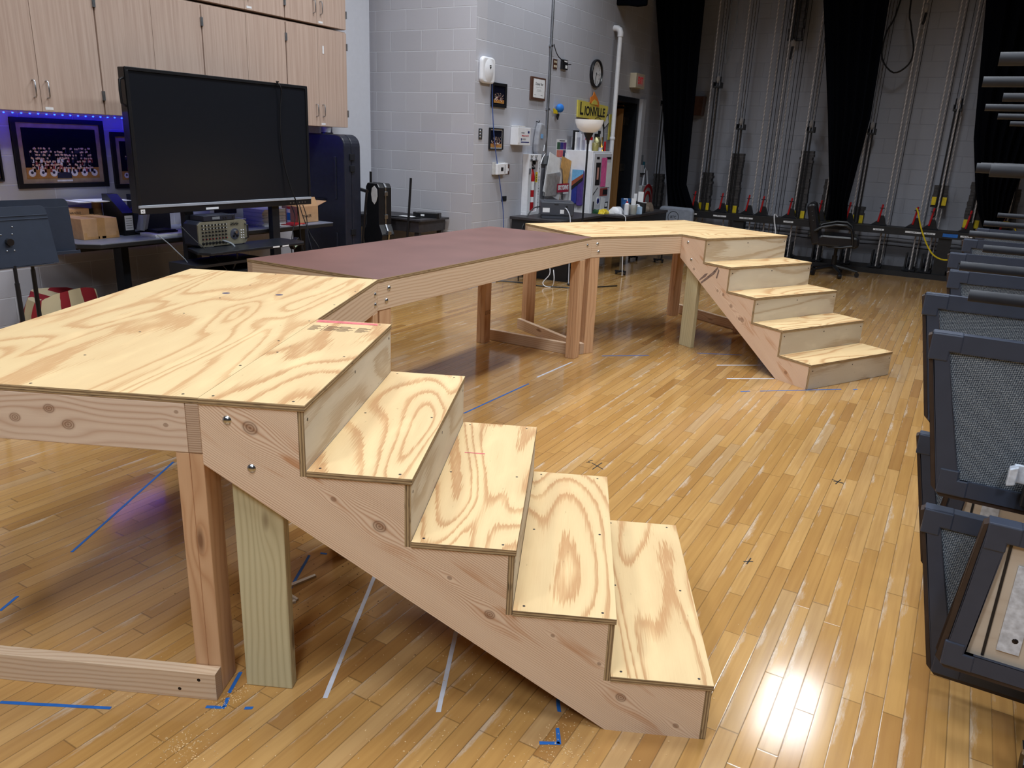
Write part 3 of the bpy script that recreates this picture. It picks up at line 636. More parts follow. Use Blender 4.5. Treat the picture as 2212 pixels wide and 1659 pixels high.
for rot, org, pts in ((-.5, (0, 0, .15), (-.17, .10, 0, .003, 0, .09)), (.35, (0, .2, .15), (-.17, .10, 0, .003, 0, .10))):
    b = MB(); b.T = Matrix.Translation(org) @ Matrix.Rotation(rot, 4, 'X'); b.box(*pts); b.build('flap', 'card', t)
b = MB(); b.T = Matrix.Translation((.10, 0, .15)) @ Matrix.Rotation(1.25, 4, 'Y'); b.box(-.003, 0, 0, .2, 0, .12); b.build('flap', 'card', t)
text('MAKER', .035, 'ink', t, (-.05, -.001, .06))
for i, (y, mt, rz_, lb) in enumerate(((5.22, 'red', .3, 'red folder lying on the desk below the wipes canister'), (5.15, 'paper', -.15, 'loose white sheets on the desk beside the red folder'))):
    o = MB().box(-.12, .12, -.08, .08, 0, .004).build('loose_folder', mt); o.location = (-5.36, y, DT + .0046 * (1 - i)); o.rotation_euler = (0, 0, RZ + rz_); tag(o, lb, 'folder' if i == 0 else 'paper')

# tall black instrument case and neighbours
t = thing('instrument_case', 'tall black rounded instrument case between the television and the white column', 'case', (-5.35, 5.93, 0), 0)
def rr(x0, x1, z0, z1, r, n=6, bot=.03):
    P = []
    for cx, cz, a0, q in ((x1 - bot, z0 + bot, -PI / 2, bot), (x1 - r, z1 - r, 0, r), (x0 + r, z1 - r, PI / 2, r), (x0 + bot, z0 + bot, PI, bot)):
        for k in range(n + 1): a = a0 + PI / 2 * k / n; P.append((cx + q * math.cos(a), cz + q * math.sin(a)))
    return P
MB().prism(rr(-.60, 0, .04, 1.57, .11), 0, .10, 'xz').build('lid', 'navy', t, bevel=.012); MB().prism(rr(-.60, 0, .04, 1.57, .11), .103, .235, 'xz').build('shell', 'navy', t, bevel=.012)
for x in (-.52, -.12):
    for z0, z1 in ((.25, .62), (.95, 1.36)): MB().box(x - .012, x + .012, -.012, .002, z0, z1).build('ridge', 'navy', t, bevel=.005)
for z in (1.33, 1.22, .6): MB().box(-.002, .012, .07, .14, z, z + .06).build('latch', 'blackm', t, bevel=.003)
MB().tube([(-.42, -.001, .93), (-.42, -.02, .94), (-.26, -.02, .94), (-.26, -.001, .93)], .008, 6).build('carry_handle', 'blackp', t)
for x in (-.5, -.1): MB().lathe([(0, -.012), (.03, -.012), (.03, .012), (0, .012)], x, .12, .03, 12, 0, 'x').build('caster', 'blackp', t)
t = thing('metronome_lamp', 'small grey cup on a black base standing on the tall instrument case', 'cup', (-5.66, 6.03, 1.571), 0)
MB().lathe([(0, 0), (.06, 0), (.06, .012), (0, .012)], seg=16).build('base', 'blackp', t); MB().lathe([(0, .012), (.035, .012), (.045, .06), (0, .06)], seg=16).build('cup', 'lgrey', t, smooth=True)
t = thing('guitar_case', 'black guitar case with silver rim and torn white sticker, leaning by the small black table', 'case', (-5.29, 6.36, 0), -.25)
gp = [(-.21, .06), (-.17, .01), (.17, .01), (.21, .06), (.22, .22), (.18, .38), (.15, .46), (.17, .60), (.115, .70), (.115, 1.07), (.085, 1.11), (-.085, 1.11), (-.115, 1.07), (-.115, .70), (-.17, .60), (-.15, .46), (-.18, .38), (-.22, .22)]
MB().prism(gp, -.075, .0, 'xz').build('lid', 'blackp', t, bevel=.01); MB().prism(gp, .016, .085, 'xz').build('shell', 'blackp', t, bevel=.01); MB().prism([(x * 1.02, z * 1.003) for x, z in gp], .0, .016, 'xz').build('rim', 'steel', t)
MB().prism([(.0, .93), (.04, .90), (.07, .93), (.09, .98), (.085, 1.05), (.04, 1.085), (.0, 1.06), (-.015, 1.0)], -.078, -.0752, 'xz').build('sticker', 'paper', t)
for x, z in ((.118, .99), (.118, .76), (.175, .6)): MB().box(x - .006, x + .012, -.012, .028, z, z + .04).build('latch', 'steel', t, bevel=.002)
MB().box(.14, .185, -.0775, -.0752, .36, .44).build('tag', 'paper', t)
for i, (x, y, dx, h, lb) in enumerate(((-5.52, 6.50, .01, 1.21, 'black pole standing behind the left shoulder of the guitar case'), (-5.07, 6.50, .03, 1.17, 'black leaning pole right of the guitar case'))):
    o = MB().tube([(x, y, 0), (x + dx, y + .04 * i, h * .6), (x + dx * 1.6, y + .06 * i, h)], .013, 8).build('stand_pole', 'blackp', smooth=True); tag(o, lb, 'pole')
o = MB().tube([(-5.30, 6.20, 1.03), (-5.45, 6.26, 1.04)], .018, 10).tube([(-5.45, 6.26, 1.04), (-5.60, 6.32, 1.045)], .013, 10).tube([(-5.31, 6.205, 1.03), (-5.36, 6.2, .6), (-5.4, 6.2, 0)], .012, 8).build('boom_stand', 'blackp', smooth=True); tag(o, 'black boom stand arm between the tall case and the guitar case', 'stand')
t = thing('side_table', 'small dark painted table against the block return wall', 'table', (-5.38, 6.80, 0), 0)
M['dark_wood'] = plain('dark_painted_wood', C(52, 50, 54), 0.5, var=.12)
MB().box(-.50, .50, -.26, .26, .735, .755, 0, 0).build('top', 'dark_wood', t, bevel=.003)
b = MB(); b.box(-.46, .46, -.24, -.22, .62, .735); b.box(-.46, .46, .22, .24, .62, .735); b.box(-.46, -.44, -.22, .22, .62, .735); b.box(.44, .46, -.22, .22, .62, .735); b.build('apron', 'dark_wood', t)
for x in (-.42, .42):
    for y in (-.2, .2): MB().box(x - .03, x + .03, y - .018, y + .018, 0, .62, 0, 2).build('leg', 'dark_wood', t)
t = thing('audio_interface', 'small black rack device lying on the dark side table near the wall', 'device', (-5.02, 6.86, .7555), .35); MB().box(-.13, .13, -.07, .07, 0, .05).build('case', 'blackp', t, bevel=.004); MB().box(-.06, -.02, -.0712, -.0702, .015, .035).build('label', 'paper', t)
for s in (-1, 1): MB().box(s * .135 - .01, s * .135 + .01, -.075, -.02, .0, .055).build('ear', 'blackp', t, bevel=.003)
t = thing('clipboard', 'flat black board with a paper strip on the dark side table', 'board', (-5.16, 6.68, .7555), .1); MB().box(-.16, .16, -.08, .08, 0, .008).build('board', 'blackp', t); MB().box(-.09, .07, -.03, .05, .008, .010).build('paper', 'paper', t)

# music stands at the far left
def music_stand(label, x, y, z, rz, tilt, ang):
    t = thing('music_stand', label, 'music stand', (x, y, 0), rz, 'music stands'); zc = z
    T = Matrix.Translation((0, 0, zc)) @ Matrix.Rotation(tilt, 4, 'X')
    b = MB(); b.T = T; b.prism(rr(-.25, .25, -.16, .17, .035, 5, .006), -.002, .002, 'xz'); b.box(-.25, .25, -.0022, .006, .115, .12); b.box(-.25, .25, .002, .006, .095, .10); b.build('desk', 'slate', t, bevel=.0008)
    b = MB(); b.T = T; b.box(-.25, .25, -.055, .002, -.166, -.162); b.box(-.25, .25, -.057, -.053, -.166, -.146); b.build('ledge', 'slate', t, bevel=.001)
    b = MB(); b.T = T
    for sx, sz in ((-.03, .02), (.03, .02), (-.02, -.07), (.02, -.07), (-.04, .06), (.04, .06)): b.lathe([(0, -.004), (.004, -.003), (.005, 0)], sx, .002, sz, 8, 0, 'y')
    b.build('rivets', 'steel', t)
    MB().tube([(0, .03, zc - .15), (0, .03, zc - .25)], .010, 10).tube([(0, .03, zc - .25), (0, .03, .25)], .013, 10).build('pole', 'blackm', t, smooth=True)
    MB().tube([(0, .005, zc - .02), (0, .03, zc - .02)], .02, 10).build('tilt_joint', 'blackp', t)
    for k in range(3):
        a = ang + k * 2 * PI / 3; MB().tube([(0, .03, .28), (.12 * math.cos(a), .03 + .12 * math.sin(a), .18), (.30 * math.cos(a), .03 + .30 * math.sin(a), .012)], .009, 8).build('leg', 'blackm', t, smooth=True)
    return t
M['slate'] = plain('dark_slate_metal', C(48, 56, 72), 0.38, 0.2, var=.03)
music_stand('dark metal music stand seen from behind, nearest at the left photo edge', -4.60, 2.335, .945, RZ + PI, .22, .4)
music_stand('dark metal music stand just behind the nearer one, its hollow side showing', -4.86, 2.60, .955, RZ - .08, -.1, 1.2)
o = MB().tube([(-4.72, 2.20, .95), (-4.70, 2.22, .0)], .013, 8).build('stand_pole', 'blackm', smooth=True); tag(o, 'black pole at the extreme left below the music stands', 'pole')

# striped bag and clear bag on the floor
def stripes():
    t = NT('red_cream_stripes'); x, y, z = t.sep(t.uv()); f = t.math('GREATER_THAN', t.math('PINGPONG', t.math('MULTIPLY', x, 12.5), 1.0), 0.5)
    return t.set(col=t.mix(f, C(214, 198, 160), C(150, 24, 36)), rough=0.7)
M['stripe'] = stripes()
def crumple(name, label, cat, mat, cx, cy, sx, sy, h, seed, top=.6, n=26, group=None):
    """a slumped soft thing: rings whose radius wanders, open creases between"""
    rnd = random.Random(seed); b = MB(); rings = []
    ph = [rnd.uniform(0, 6) for _ in range(4)]
    for i in range(8):
        u = i / 7; k = 1 - (1 - top) * u * u; ring = []
        for j in range(n):
            a = 2 * PI * j / n; w_ = 1 + .07 * math.sin(3 * a + ph[0] + u * 3) + .05 * math.sin(7 * a + ph[1] - u * 5) + .03 * math.sin(11 * a + ph[2])
            e = .55; ca, sa = math.cos(a), math.sin(a)
            ring.append((cx + sx * k * w_ * abs(ca) ** e * (1 if ca > 0 else -1), cy + sy * k * w_ * abs(sa) ** e * (1 if sa > 0 else -1), h * u * (1 + .10 * math.sin(2 * a + ph[3]) * u)))
        rings.append(ring)
    for i in range(7):
        for j in range(n):
            q = (j + 1) % n; U0, U1 = 2 * (sx + sy) * j / n, 2 * (sx + sy) * (j + 1) / n
            b.face([rings[i][j], rings[i][q], rings[i + 1][q], rings[i + 1][j]], [(U0, i * h / 7), (U1, i * h / 7), (U1, (i + 1) * h / 7), (U0, (i + 1) * h / 7)])
    b.face(rings[7], [(2 * (sx + sy) * j / n, h) for j in range(n)]); b.face(rings[0][::-1], [(0, 0)] * n)
    return tag(b.build(name, mat, smooth=True), label, cat, group)
crumple('striped_bag', 'slumped red and cream striped bag on the floor below the music stands', 'bag', 'stripe', -5.72, 3.22, .13, .30, .36, 4, .75)
M['film'] = NT('clear_film').set(col=C(214, 222, 236), rough=0.25, trans=0.6, ior=1.2)
crumple('plastic_bag', 'crumpled clear plastic bag beside the striped bag', 'bag', [M['film']], -5.42, 3.15, .12, .16, .22, 9, .5)
t = thing('storage_bin', 'pale storage bin with a dark rim on the floor beside the striped bag', 'bin', (-5.42, 3.50, 0), RZ)
MB().box(-.12, .12, -.10, .10, 0, .25).build('tub', 'lgrey', t, bevel=.01); b = MB(); b.box(-.13, .13, -.11, .11, .25, .262); b.build('rim', 'blackp', t, bevel=.003)

# ---------------------------------------------------------------- things on the clock wall
def onwall(name, label, cat, y, z, group=None): return thing(name, label, cat, (XS, y, z), RZ, group)
t = onwall('access_point', 'white rounded wireless access point high by the wall corner', 'access point', 7.262, 2.262)
MB().prism(rr(-.125, .125, -.125, .13, .05, 5, .05), -.05, -.001, 'xz').build('housing', 'white', t, bevel=.016)
b = MB(); b.lathe([(0, .018), (.06, .014), (.105, .0)], 0, -.05, 0, 24, 0, 'y'); b.build('shield', 'white', t, smooth=True); t.children[-1].scale = (.85, 1, 1.1)
MB().prism([(-.015, .03), (0, .012), (.015, .03), (.008, .036), (0, .03), (-.008, .036)], -.069, -.066, 'xz').build('emblem', 'ink', t); MB().box(-.018, .018, -.069, -.066, .045, .050).build('wordmark', 'ink', t)
picture('small dark framed cast photograph below the white access point', (XS, 7.540, 2.04), .30, .245, .03, 'print_dark', 55, cap=False, seed=5)
picture('small black framed group photograph with white mount, left of the defibrillator box', (XS, 7.51, 1.592), .28, .225, .012, 'paper', 55, cap=False, seed=6)
M['walnut'] = plain('walnut_stain', C(84, 56, 44), 0.4)
t = onwall('award_plaque', 'brown wooden plaque holding a white certificate', 'plaque', 8.40, 2.167)
MB().box(-.175, .175, -.022, -.001, -.125, .125, 0, 0).build('board', 'walnut', t, bevel=.004); MB().box(-.125, .15, -.0235, -.0222, -.098, .105).build('certificate', 'paper', t)
text('Disney Star', .042, 'ink', t, (.012, -.0238, .052), sx=.95)
for z, w_ in ((.015, .07), (-.012, .05), (-.024, .06)): MB().box(.012 - w_, .012 + w_, -.0240, -.0235, z, z + .002).build('text_line', 'ink', t)
for x in (-.08, .08): MB().box(x - .025, x + .025, -.0240, -.0235, -.07, -.067).build('signature', 'ink', t)
for x in (-.118, .143):
    for z in (-.09, .097): MB().lathe([(0, .002), (.004, .001)], x, -.0236, z, 8, 0, 'y').build('pin', 'steel', t)
# conduit with its box
t = onwall('conduit', 'galvanised conduit pipe rising from the grey junction box', 'conduit', 8.665, 0)
MB().tube([(0, -.02, 1.42), (0, -.02, CH)], .013, 10).build('pipe', 'steel', t, smooth=True)
for z in (1.95, 2.65, 3.3): MB().box(-.025, .025, -.034, -.001, z, z + .02).build('strap', 'steel', t)
t = onwall('junction_box', 'grey metal junction box with an open socket side at the conduit foot', 'electrical box', 8.665, 1.375); MB().box(-.10, .02, -.055, -.001, -.05, .05).build('box', 'grey', t, bevel=.002); MB().box(.021, .10, -.05, -.001, -.05, .05).build('cover', 'blackm', t, bevel=.002); MB().tube([(.04, -.051, -.03), (.06, -.06, .0), (.05, -.055, .035)], .004, 6).tube([(.07, -.051, -.03), (.06, -.06, .01), (.08, -.055, .03)], .004, 6).build('wires', 'steel', t)
t = onwall('wall_socket', 'brown four-outlet wall socket right of the conduit', 'socket', 8.815, 2.475); MB().box(-.05, .05, -.008, -.001, -.055, .055).build('plate', 'walnut', t, bevel=.002)
for x in (-.02, .02):
    for z in (-.025, .025): MB().lathe([(0, .004), (.014, .004), (.014, 0)], x, -.008, z, 12, 0, 'y').build('outlet', plain('ivory', C(214, 204, 180), .4), t)
t = onwall('wall_transmitter', 'small black box with white sticker right of the four-outlet socket', 'device', 9.03, 2.488); MB().box(-.07, .07, -.035, -.001, -.055, .055).build('case', 'blackp', t, bevel=.003); MB().box(0, .05, -.0362, -.0352, -.04, -.005).build('sticker', 'paper', t); MB().tube([(.06, -.03, .01), (.12, -.05, .015)], .006, 6).build('antenna', 'blackp', t)
MB().box(-.03, .05, -.0362, -.0352, .03, .045).build('sticker', 'paper', t)
cable('wall_cable', 'short black cable looping from the conduit to the small black box', [(XS + .035, 8.70, 2.68), (XS + .03, 8.78, 2.60), (XS + .03, 8.87, 2.55), (XS + .04, 8.97, 2.525)], .006, 'blackp')
# plush toy and sign
t = onwall('toy_fish', 'small blue cloth toy with a yellow tail pinned to the wall', 'toy', 8.91, 1.975)
MB().ball((.01, -.05, .01), .055, 14, 0, 1.2, .8, .95).build('body', plain('toy_blue', C(40, 120, 210), .8), t, smooth=True); MB().prism([(-.06, -.02), (-.14, .0), (-.12, -.06), (-.03, -.06)], -.05, -.03, 'xz').build('tail', 'yellow', t, bevel=.004); MB().prism([(-.05, -.09), (-.01, -.13), (.02, -.06), (-.03, -.05)], -.045, -.03, 'xz').build('fin', 'blackp', t, bevel=.003)
t = onwall('name_sign', 'yellow cut-out sign lettered in black with orange flames', 'sign', 9.96, 2.0)
M['sign_y'] = plain('sign_yellow', C(214, 200, 90), .6, var=.03); M['orange'] = plain('sign_orange', C(222, 130, 50), .6)
MB().prism([(-.47, -.09), (.42, -.11), (.49, .07), (.46, .09), (-.48, .115)], -.022, -.003, 'xz').build('board', 'sign_y', t)
MB().prism([(-.14, .10), (-.13, .17), (-.06, .19), (-.03, .245), (.02, .215), (.09, .17), (.15, .12), (.16, .06)], -.029, -.023, 'xz').build('flame', 'orange', t)
MB().prism([(-.13, -.10), (.12, -.10), (.11, -.16), (.05, -.15), (.02, -.2), (-.05, -.17), (-.11, -.19)], -.029, -.023, 'xz').build('flame', 'orange', t)
MB().prism([(-.10, .085), (-.06, .12), (0, .15), (.07, .13), (.11, .085)], -.032, -.0295, 'xz').build('flame_centre', 'sign_y', t); MB().prism([(-.07, -.10), (.07, -.10), (0, -.15)], -.032, -.0295, 'xz').build('flame_centre', 'sign_y', t)
text('L', .22, 'ink', t, (-.37, -.0235, .01), bold=.004); text('IONVILLE', .155, 'ink', t, (.05, -.0235, -.01), bold=.004, sx=1.02)
# clock
t = onwall('wall_clock', 'round black-rimmed wall clock above the yellow sign', 'clock', 9.975, 2.47)
b = MB(); b.lathe([(.17, 0), (.178, .02), (.172, .042), (.158, .045), (.152, .03)], 0, -.001, 0, 40, 0, 'y'); b.build('rim', 'blackp', t, smooth=True)
MB().lathe([(0, .018), (.156, .018)], 0, 0, 0, 40, 0, 'y').build('face', 'white', t)
for h in range(1, 13):
    a = h * PI / 6; text(str(h), .042, 'ink', t, (.118 * math.sin(a), -.0185, .118 * math.cos(a)), name='numeral')
for h in range(60):
    a = h * PI / 30; 
    if h % 5 == 0: b = MB(); b.T = Matrix.Rotation(a, 4, 'Y'); b.box(-.0015, .0015, -.0192, -.0185, .141, .15); b.build('tick', 'ink', t)
for a, L, w_ in ((math.radians(192), .075, .005), (math.radians(195), .115, .0035), (math.radians(95), .12, .0012)):
    b = MB(); b.T = Matrix.Rotation(a, 4, 'Y'); b.prism([(-w_, -.015), (w_, -.015), (w_ * .6, L), (-w_ * .6, L)], -.024, -.022, 'xz'); b.build('hand', 'ink', t)
# white drain pipe
t = onwall('drain_pipe', 'white plastic pipe with an elbow cap standing beside the clock', 'pipe', 10.49, 0)
MB().tube([(0, -.10, 0.0), (0, -.10, 3.0)], .030, 16).build('pipe', 'white', t, smooth=True); MB().tube([(0, -.10, 2.98), (0, -.10, 3.03), (0, -.085, 3.065), (0, -.05, 3.085), (0, -.001, 3.09)], .040, 16).build('elbow', 'white', t, smooth=True)
for z in (1.65,): MB().lathe([(.034, 0), (.038, .01), (.038, .03), (.034, .04)], 0, -.10, z, 16).build('coupling', 'white', t)
# exit sign
t = onwall('exit_sign', 'cream exit sign box with red letters above the side door', 'sign', 11.36, 2.49)
M['cream'] = plain('cream_plastic', C(206, 196, 172), .5, var=.02); M['red_glow'] = NT('red_exit_letters').set(col=C(190, 50, 60), em=C(230, 50, 60), ems=.15)
MB().box(-.17, .17, -.10, -.001, -.10, .10).build('housing', 'cream', t, bevel=.004); MB().box(-.125, .13, -.1015, -.1002, -.07, .075).build('panel', plain('pale_red', C(222, 186, 180), .4), t); text('EXIT', .13, [*[M['red_glow']]][0], t, (.0, -.102, .0), sx=.72, bold=.004)
# defibrillator box
t = onwall('first_aid_cabinet', 'white first-aid control box with blue bar left of the grey bag', 'cabinet', 7.99, 1.632)
MB().box(-.16, .13, -.10, -.001, -.095, .095).build('box', 'white', t, bevel=.004); MB().box(-.15, .0, -.10, -.002, .1, .112).build('papers', 'paper', t)
b = MB(); b.box(-.09, .10, -.1012, -.1002, -.068, -.056); b.box(.06, .10, -.1012, -.1002, .035, .06); b.box(-.09, -.07, -.1012, -.1002, -.045, -.02); b.build('blue_print', plain('deep_blue', C(30, 40, 110), .5), t)
text('Bleeding Control Kit', .022, 'red', t, (.005, -.1012, .008), sx=.85); text('Emergency', .016, 'ink', t, (-.05, -.1012, .04))
for z in (-.026, -.036): MB().box(-.06, .02, -.1012, -.1002, z, z + .003).build('text_line', 'ink', t)
MB().box(-.145, -.125, -.103, -.1002, -.07, .0).build('latch', 'white', t)
t = onwall('wall_thermostat', 'white cover plate with a loose sheet, left of the narrow switch', 'device', 7.585, 1.275); MB().box(-.13, .11, -.03, -.001, -.06, .075).build('guard', plain('clear_guard', C(186, 186, 186), .3), t, bevel=.003)
b = MB(); b.T = Matrix.Rotation(-.04, 4, 'Y'); b.box(-.10, .12, -.06, -.0305, -.055, .06); b.build('cover', 'white', t, bevel=.003)
for i in range(8): MB().box(.05, .062, -.0615, -.0602, -.04 + .011 * i, -.035 + .011 * i).build('vent_slot', 'ink', t)
MB().box(-.03, .02, -.0615, -.0602, -.02, .02).build('print', 'ink', t)
t = onwall('light_switch', 'narrow dark switch plate right of the white cover plate', 'switch', 7.79, 1.27); MB().box(-.04, .04, -.006, -.001, -.055, .055).build('plate', 'walnut', t); MB().box(-.01, .012, -.014, -.006, -.02, .01).build('toggle', 'white', t)
t = onwall('blank_plate', 'small black blank plate low on the wall under the thermostat', 'plate', 7.735, .948); MB().box(-.055, .055, -.008, -.001, -.028, .028).build('plate', 'blackp', t, bevel=.002)
t = onwall('wall_hook', 'bare metal bracket left of the group photograph', 'bracket', 7.20, 1.635); MB().box(-.035, .035, -.006, -.001, -.055, .055).build('plate', 'steel', t, bevel=.002)
for z in (-.03, 0, .03): MB().lathe([(0, .01), (.012, .006), (.014, 0)], 0, -.006, z, 10, 0, 'y').build('bolt', 'steel', t)
cable('network_cable', 'thin blue cable hanging from the access point down the wall', [(XS + .03, 7.36, 2.14), (XS + .03, 7.385, 1.9), (XS + .035, 7.43, 1.6), (XS + .04, 7.50, 1.35), (XS + .04, 7.60, 1.05), (XS + .035, 7.68, .8), (XS + .03, 7.72, .5), (XS + .03, 7.74, .02)], .005, plain('cable_blue', C(56, 84, 150), .5))
# fire extinguisher cabinet
t = onwall('extinguisher_cabinet', 'white glazed cabinet holding a red fire extinguisher', 'cabinet', 8.295, 1.08)
b = MB(); b.box(-.155, .145, -.085, -.001, -.36, -.30); b.box(-.155, .145, -.085, -.001, .29, .36); b.box(-.155, -.085, -.085, -.001, -.30, .29); b.box(.075, .145, -.085, -.001, -.30, .29); b.build('door_frame', 'white', t, bevel=.003)
MB().box(-.085, .075, -.0015, -.0008, -.30, .29).build('back_panel', 'lgrey', t)
for i, ch in enumerate('FIRE EXTINGUISHER'): 
    if ch != ' ': text(ch, .036, 'ink', t, (.108, -.0856, .262 - .033 * i), name='letter')
for x in (-.11, .0): MB().tube([(x, -.087, .30), (x - .015, -.095, .33), (x - .02, -.10, .35)], .005, 6).tube([(x, -.087, .30), (x + .02, -.10, .35)], .005, 6).box(x - .02, x + .02, -.097, -.085, .285, .305).build('binder_clip', 'steel', t)
MB().box(-.15, -.13, -.10, -.085, .14, .20).build('latch', 'steel', t)
t = thing('fire_extinguisher', 'red fire extinguisher inside the white glazed cabinet', 'fire extinguisher', (XS + .046, 8.285, .79), RZ)
MB().lathe([(0, 0), (.036, 0), (.040, .02), (.040, .39), (.032, .44), (.022, .465), (.022, .48), (0, .48)], seg=20).build('cylinder', 'red', t, smooth=True); MB().lathe([(.0408, .24), (.0408, .34)], seg=20).build('label', 'paper', t, smooth=True); MB().lathe([(.0408, .10), (.0408, .16)], 0, 0, 0, 20).build('label', 'paper', t, smooth=True)
MB().box(-.012, .012, -.04, .02, .48, .50).tube([(0, -.04, .50), (0, .0, .53), (0, .03, .52)], .006, 6).build('valve_handle', 'blackp', t); MB().box(.01, .06, -.05, -.048, .33, .45).build('inspection_tag', 'yellow', t)
for i in range(3): MB().box(.025, .04, -.0512, -.0502, .35 + .028 * i, .365 + .028 * i).build('tag_mark', 'ink', t)

# grey bag on hook
t = onwall('hanging_bag', 'grey draped bag hanging on a wall hook beside the conduit', 'bag', 8.43, 1.45)
M['bag_grey'] = plain('grey_fabric', C(146, 148, 156), .8, var=.06)
MB().prism([(-.09, .10), (-.08, .02), (-.03, -.05), (.05, -.04), (.10, .08), (.14, .16), (.12, .28), (.06, .34), (-.02, .345), (-.06, .25)], -.08, -.01, 'xz').build('pouch', 'bag_grey', t, bevel=.02)
MB().prism([(-.09, -.08), (-.02, -.20), (.05, -.04), (.08, .06), (.0, .0)], -.05, -.012, 'xz').build('strap_end', 'ink', t, bevel=.008); MB().box(-.03, .03, -.084, -.081, .17, .22).build('badge', plain('badge_blue', C(120, 170, 220), .5), t); MB().tube([(-.01, -.001, .36), (-.01, -.04, .35), (-.01, -.045, .37)], .006, 6).build('hook', 'blackp', t)
MB().tube([(.07, -.085, .1), (.05, -.09, .03), (.09, -.09, .0), (.03, -.09, -.05), (.0, -.085, -.12)], .006, 6).build('cord', 'white', t, smooth=True)
# posters & papers
t = onwall('colour_poster', 'white poster of coloured squares above the paper holder', 'poster', 9.115, 1.522)
MB().box(-.145, .145, -.006, -.003, -.13, .10).build('sheet', 'paper', t); cs = [C(40, 84, 56), C(50, 50, 130), C(96, 50, 120), C(206, 110, 84), C(206, 84, 96), C(40, 40, 84)]
for i, c in enumerate(cs): MB().box(-.13 + .088 * (i % 3), -.046 + .088 * (i % 3), -.0072, -.0062, -.02 - .095 * (i // 3), .065 - .095 * (i // 3)).build('square', plain('poster_%d' % i, c, .5), t)
MB().box(-.07, .08, -.0072, -.0062, .078, .088).build('heading', 'ink', t)
t = onwall('paper_note', 'small white note hanging over the paper holder', 'paper', 9.28, 1.40); b = MB(); b.T = Matrix.Rotation(.12, 4, 'Y'); b.box(-.11, .11, -.032, -.030, -.06, .05); b.build('sheet', 'paper', t)
t = onwall('blue_card', 'light blue card on the wall below the yellow sign', 'card', 9.56, 1.668); MB().box(-.055, .055, -.006, -.003, -.062, .062).build('card', plain('card_blue', C(86, 160, 222), .6), t)
t = onwall('white_card', 'narrow white card left of the light blue card', 'card', 9.42, 1.60); MB().box(-.03, .03, -.006, -.003, -.07, .06).build('card', 'paper', t)
t = onwall('paper_holder', 'overfull clear wall file spilling papers, booklets and a yellow folder', 'file', 8.83, 1.15)
MB().prism([(-.26, -.20), (.05, -.20), (.12, .05), (.10, .08), (-.23, .06)], -.10, -.085, 'xz').build('pocket', plain('smoky_plastic', C(150, 146, 144), .2), t)
rn = random.Random(3); pc = ['paper', 'card', 'paper', 'walnut', 'paper', 'lgrey', 'paper', 'yellow', 'paper', 'lgrey']
for i in range(10):
    b = MB(); b.T = Matrix.Translation((.0 + .02 * (i % 4), -.012 - .0075 * (9 - i), -.04)) @ Matrix.Rotation(.30 - .055 * i + rn.uniform(-.05, .05), 4, 'Y'); b.box(-.26 + .012 * i, .20 + .006 * i, -.003, .003, -.18, .30 - .030 * i); b.build('booklet', pc[i], t)
t = onwall('manila_envelope', 'brown manila envelope sticking out of the wall file', 'envelope', 9.05, 1.26); b = MB(); b.T = Matrix.Rotation(.22, 4, 'Y'); b.prism([(-.13, .14), (.15, .14), (.13, -.18), (.03, -.20), (-.06, -.02), (-.12, 0)], -.105, -.101, 'xz'); b.build('envelope', plain('manila', C(200, 152, 84), .7), t)
t = onwall('bumper_sticker', 'red sticker in white capitals on the front of the wall file', 'sticker', 9.02, 1.04); MB().box(-.165, .165, -.110, -.1065, -.055, .05).build('strip', plain('sticker_red', C(166, 24, 50), .4), t); text('SKYDIVE', .075, 'paper', t, (.0, -.1105, .0), sx=1.0, bold=.004, rot=(PI / 2, 0, 0)); MB().box(-.0, .15, -.1105, -.1096, -.075, -.06).build('small_print', 'paper', t)
# hanging coats left of white cabinet
crumple('cloth_hood', 'black cloth cap and hood hanging on the wall left of the white locker', 'hat', 'ink', XS + .11, 9.60, .08, .13, .34, 12, .45).location.z = 1.28
crumple('navy_coat', 'dark navy coat hanging below the black hood', 'coat', plain('navy_cloth', C(26, 32, 58), .85), XS + .10, 9.43, .07, .15, .62, 15, .4).location.z = .62
t = thing('tote_bag', 'purple and blue bag with a striped corner on the side of the white locker', 'bag', (-4.40, 9.205, .82), 0)
M['purple'] = plain('bag_purple', C(72, 50, 128), .7); M['bagblue'] = plain('bag_blue', C(36, 50, 140), .7)
MB().prism(rr(.031, .11, 0, .44, .02, 4, .02), -.045, -.001, 'xz').build('panel', 'purple', t, bevel=.008); MB().prism(rr(-.045, .030, .02, .44, .02, 4, .02), -.045, -.001, 'xz').build('panel', 'bagblue', t, bevel=.008)
MB().prism([(-.045, .30), (.11, .40), (.11, .445), (-.045, .445)], -.049, -.0455, 'xz').build('corner_stripe', plain('stripe_sky', C(110, 176, 226), .6), t); MB().prism([(-.045, .24), (.11, .36), (.11, .40), (-.045, .30)], -.049, -.0455, 'xz').build('corner_stripe', plain('stripe_rust', C(150, 76, 52), .6), t); MB().prism([(-.045, .19), (.11, .32), (.11, .36), (-.045, .24)], -.049, -.0455, 'xz').build('corner_stripe', 'ink', t)
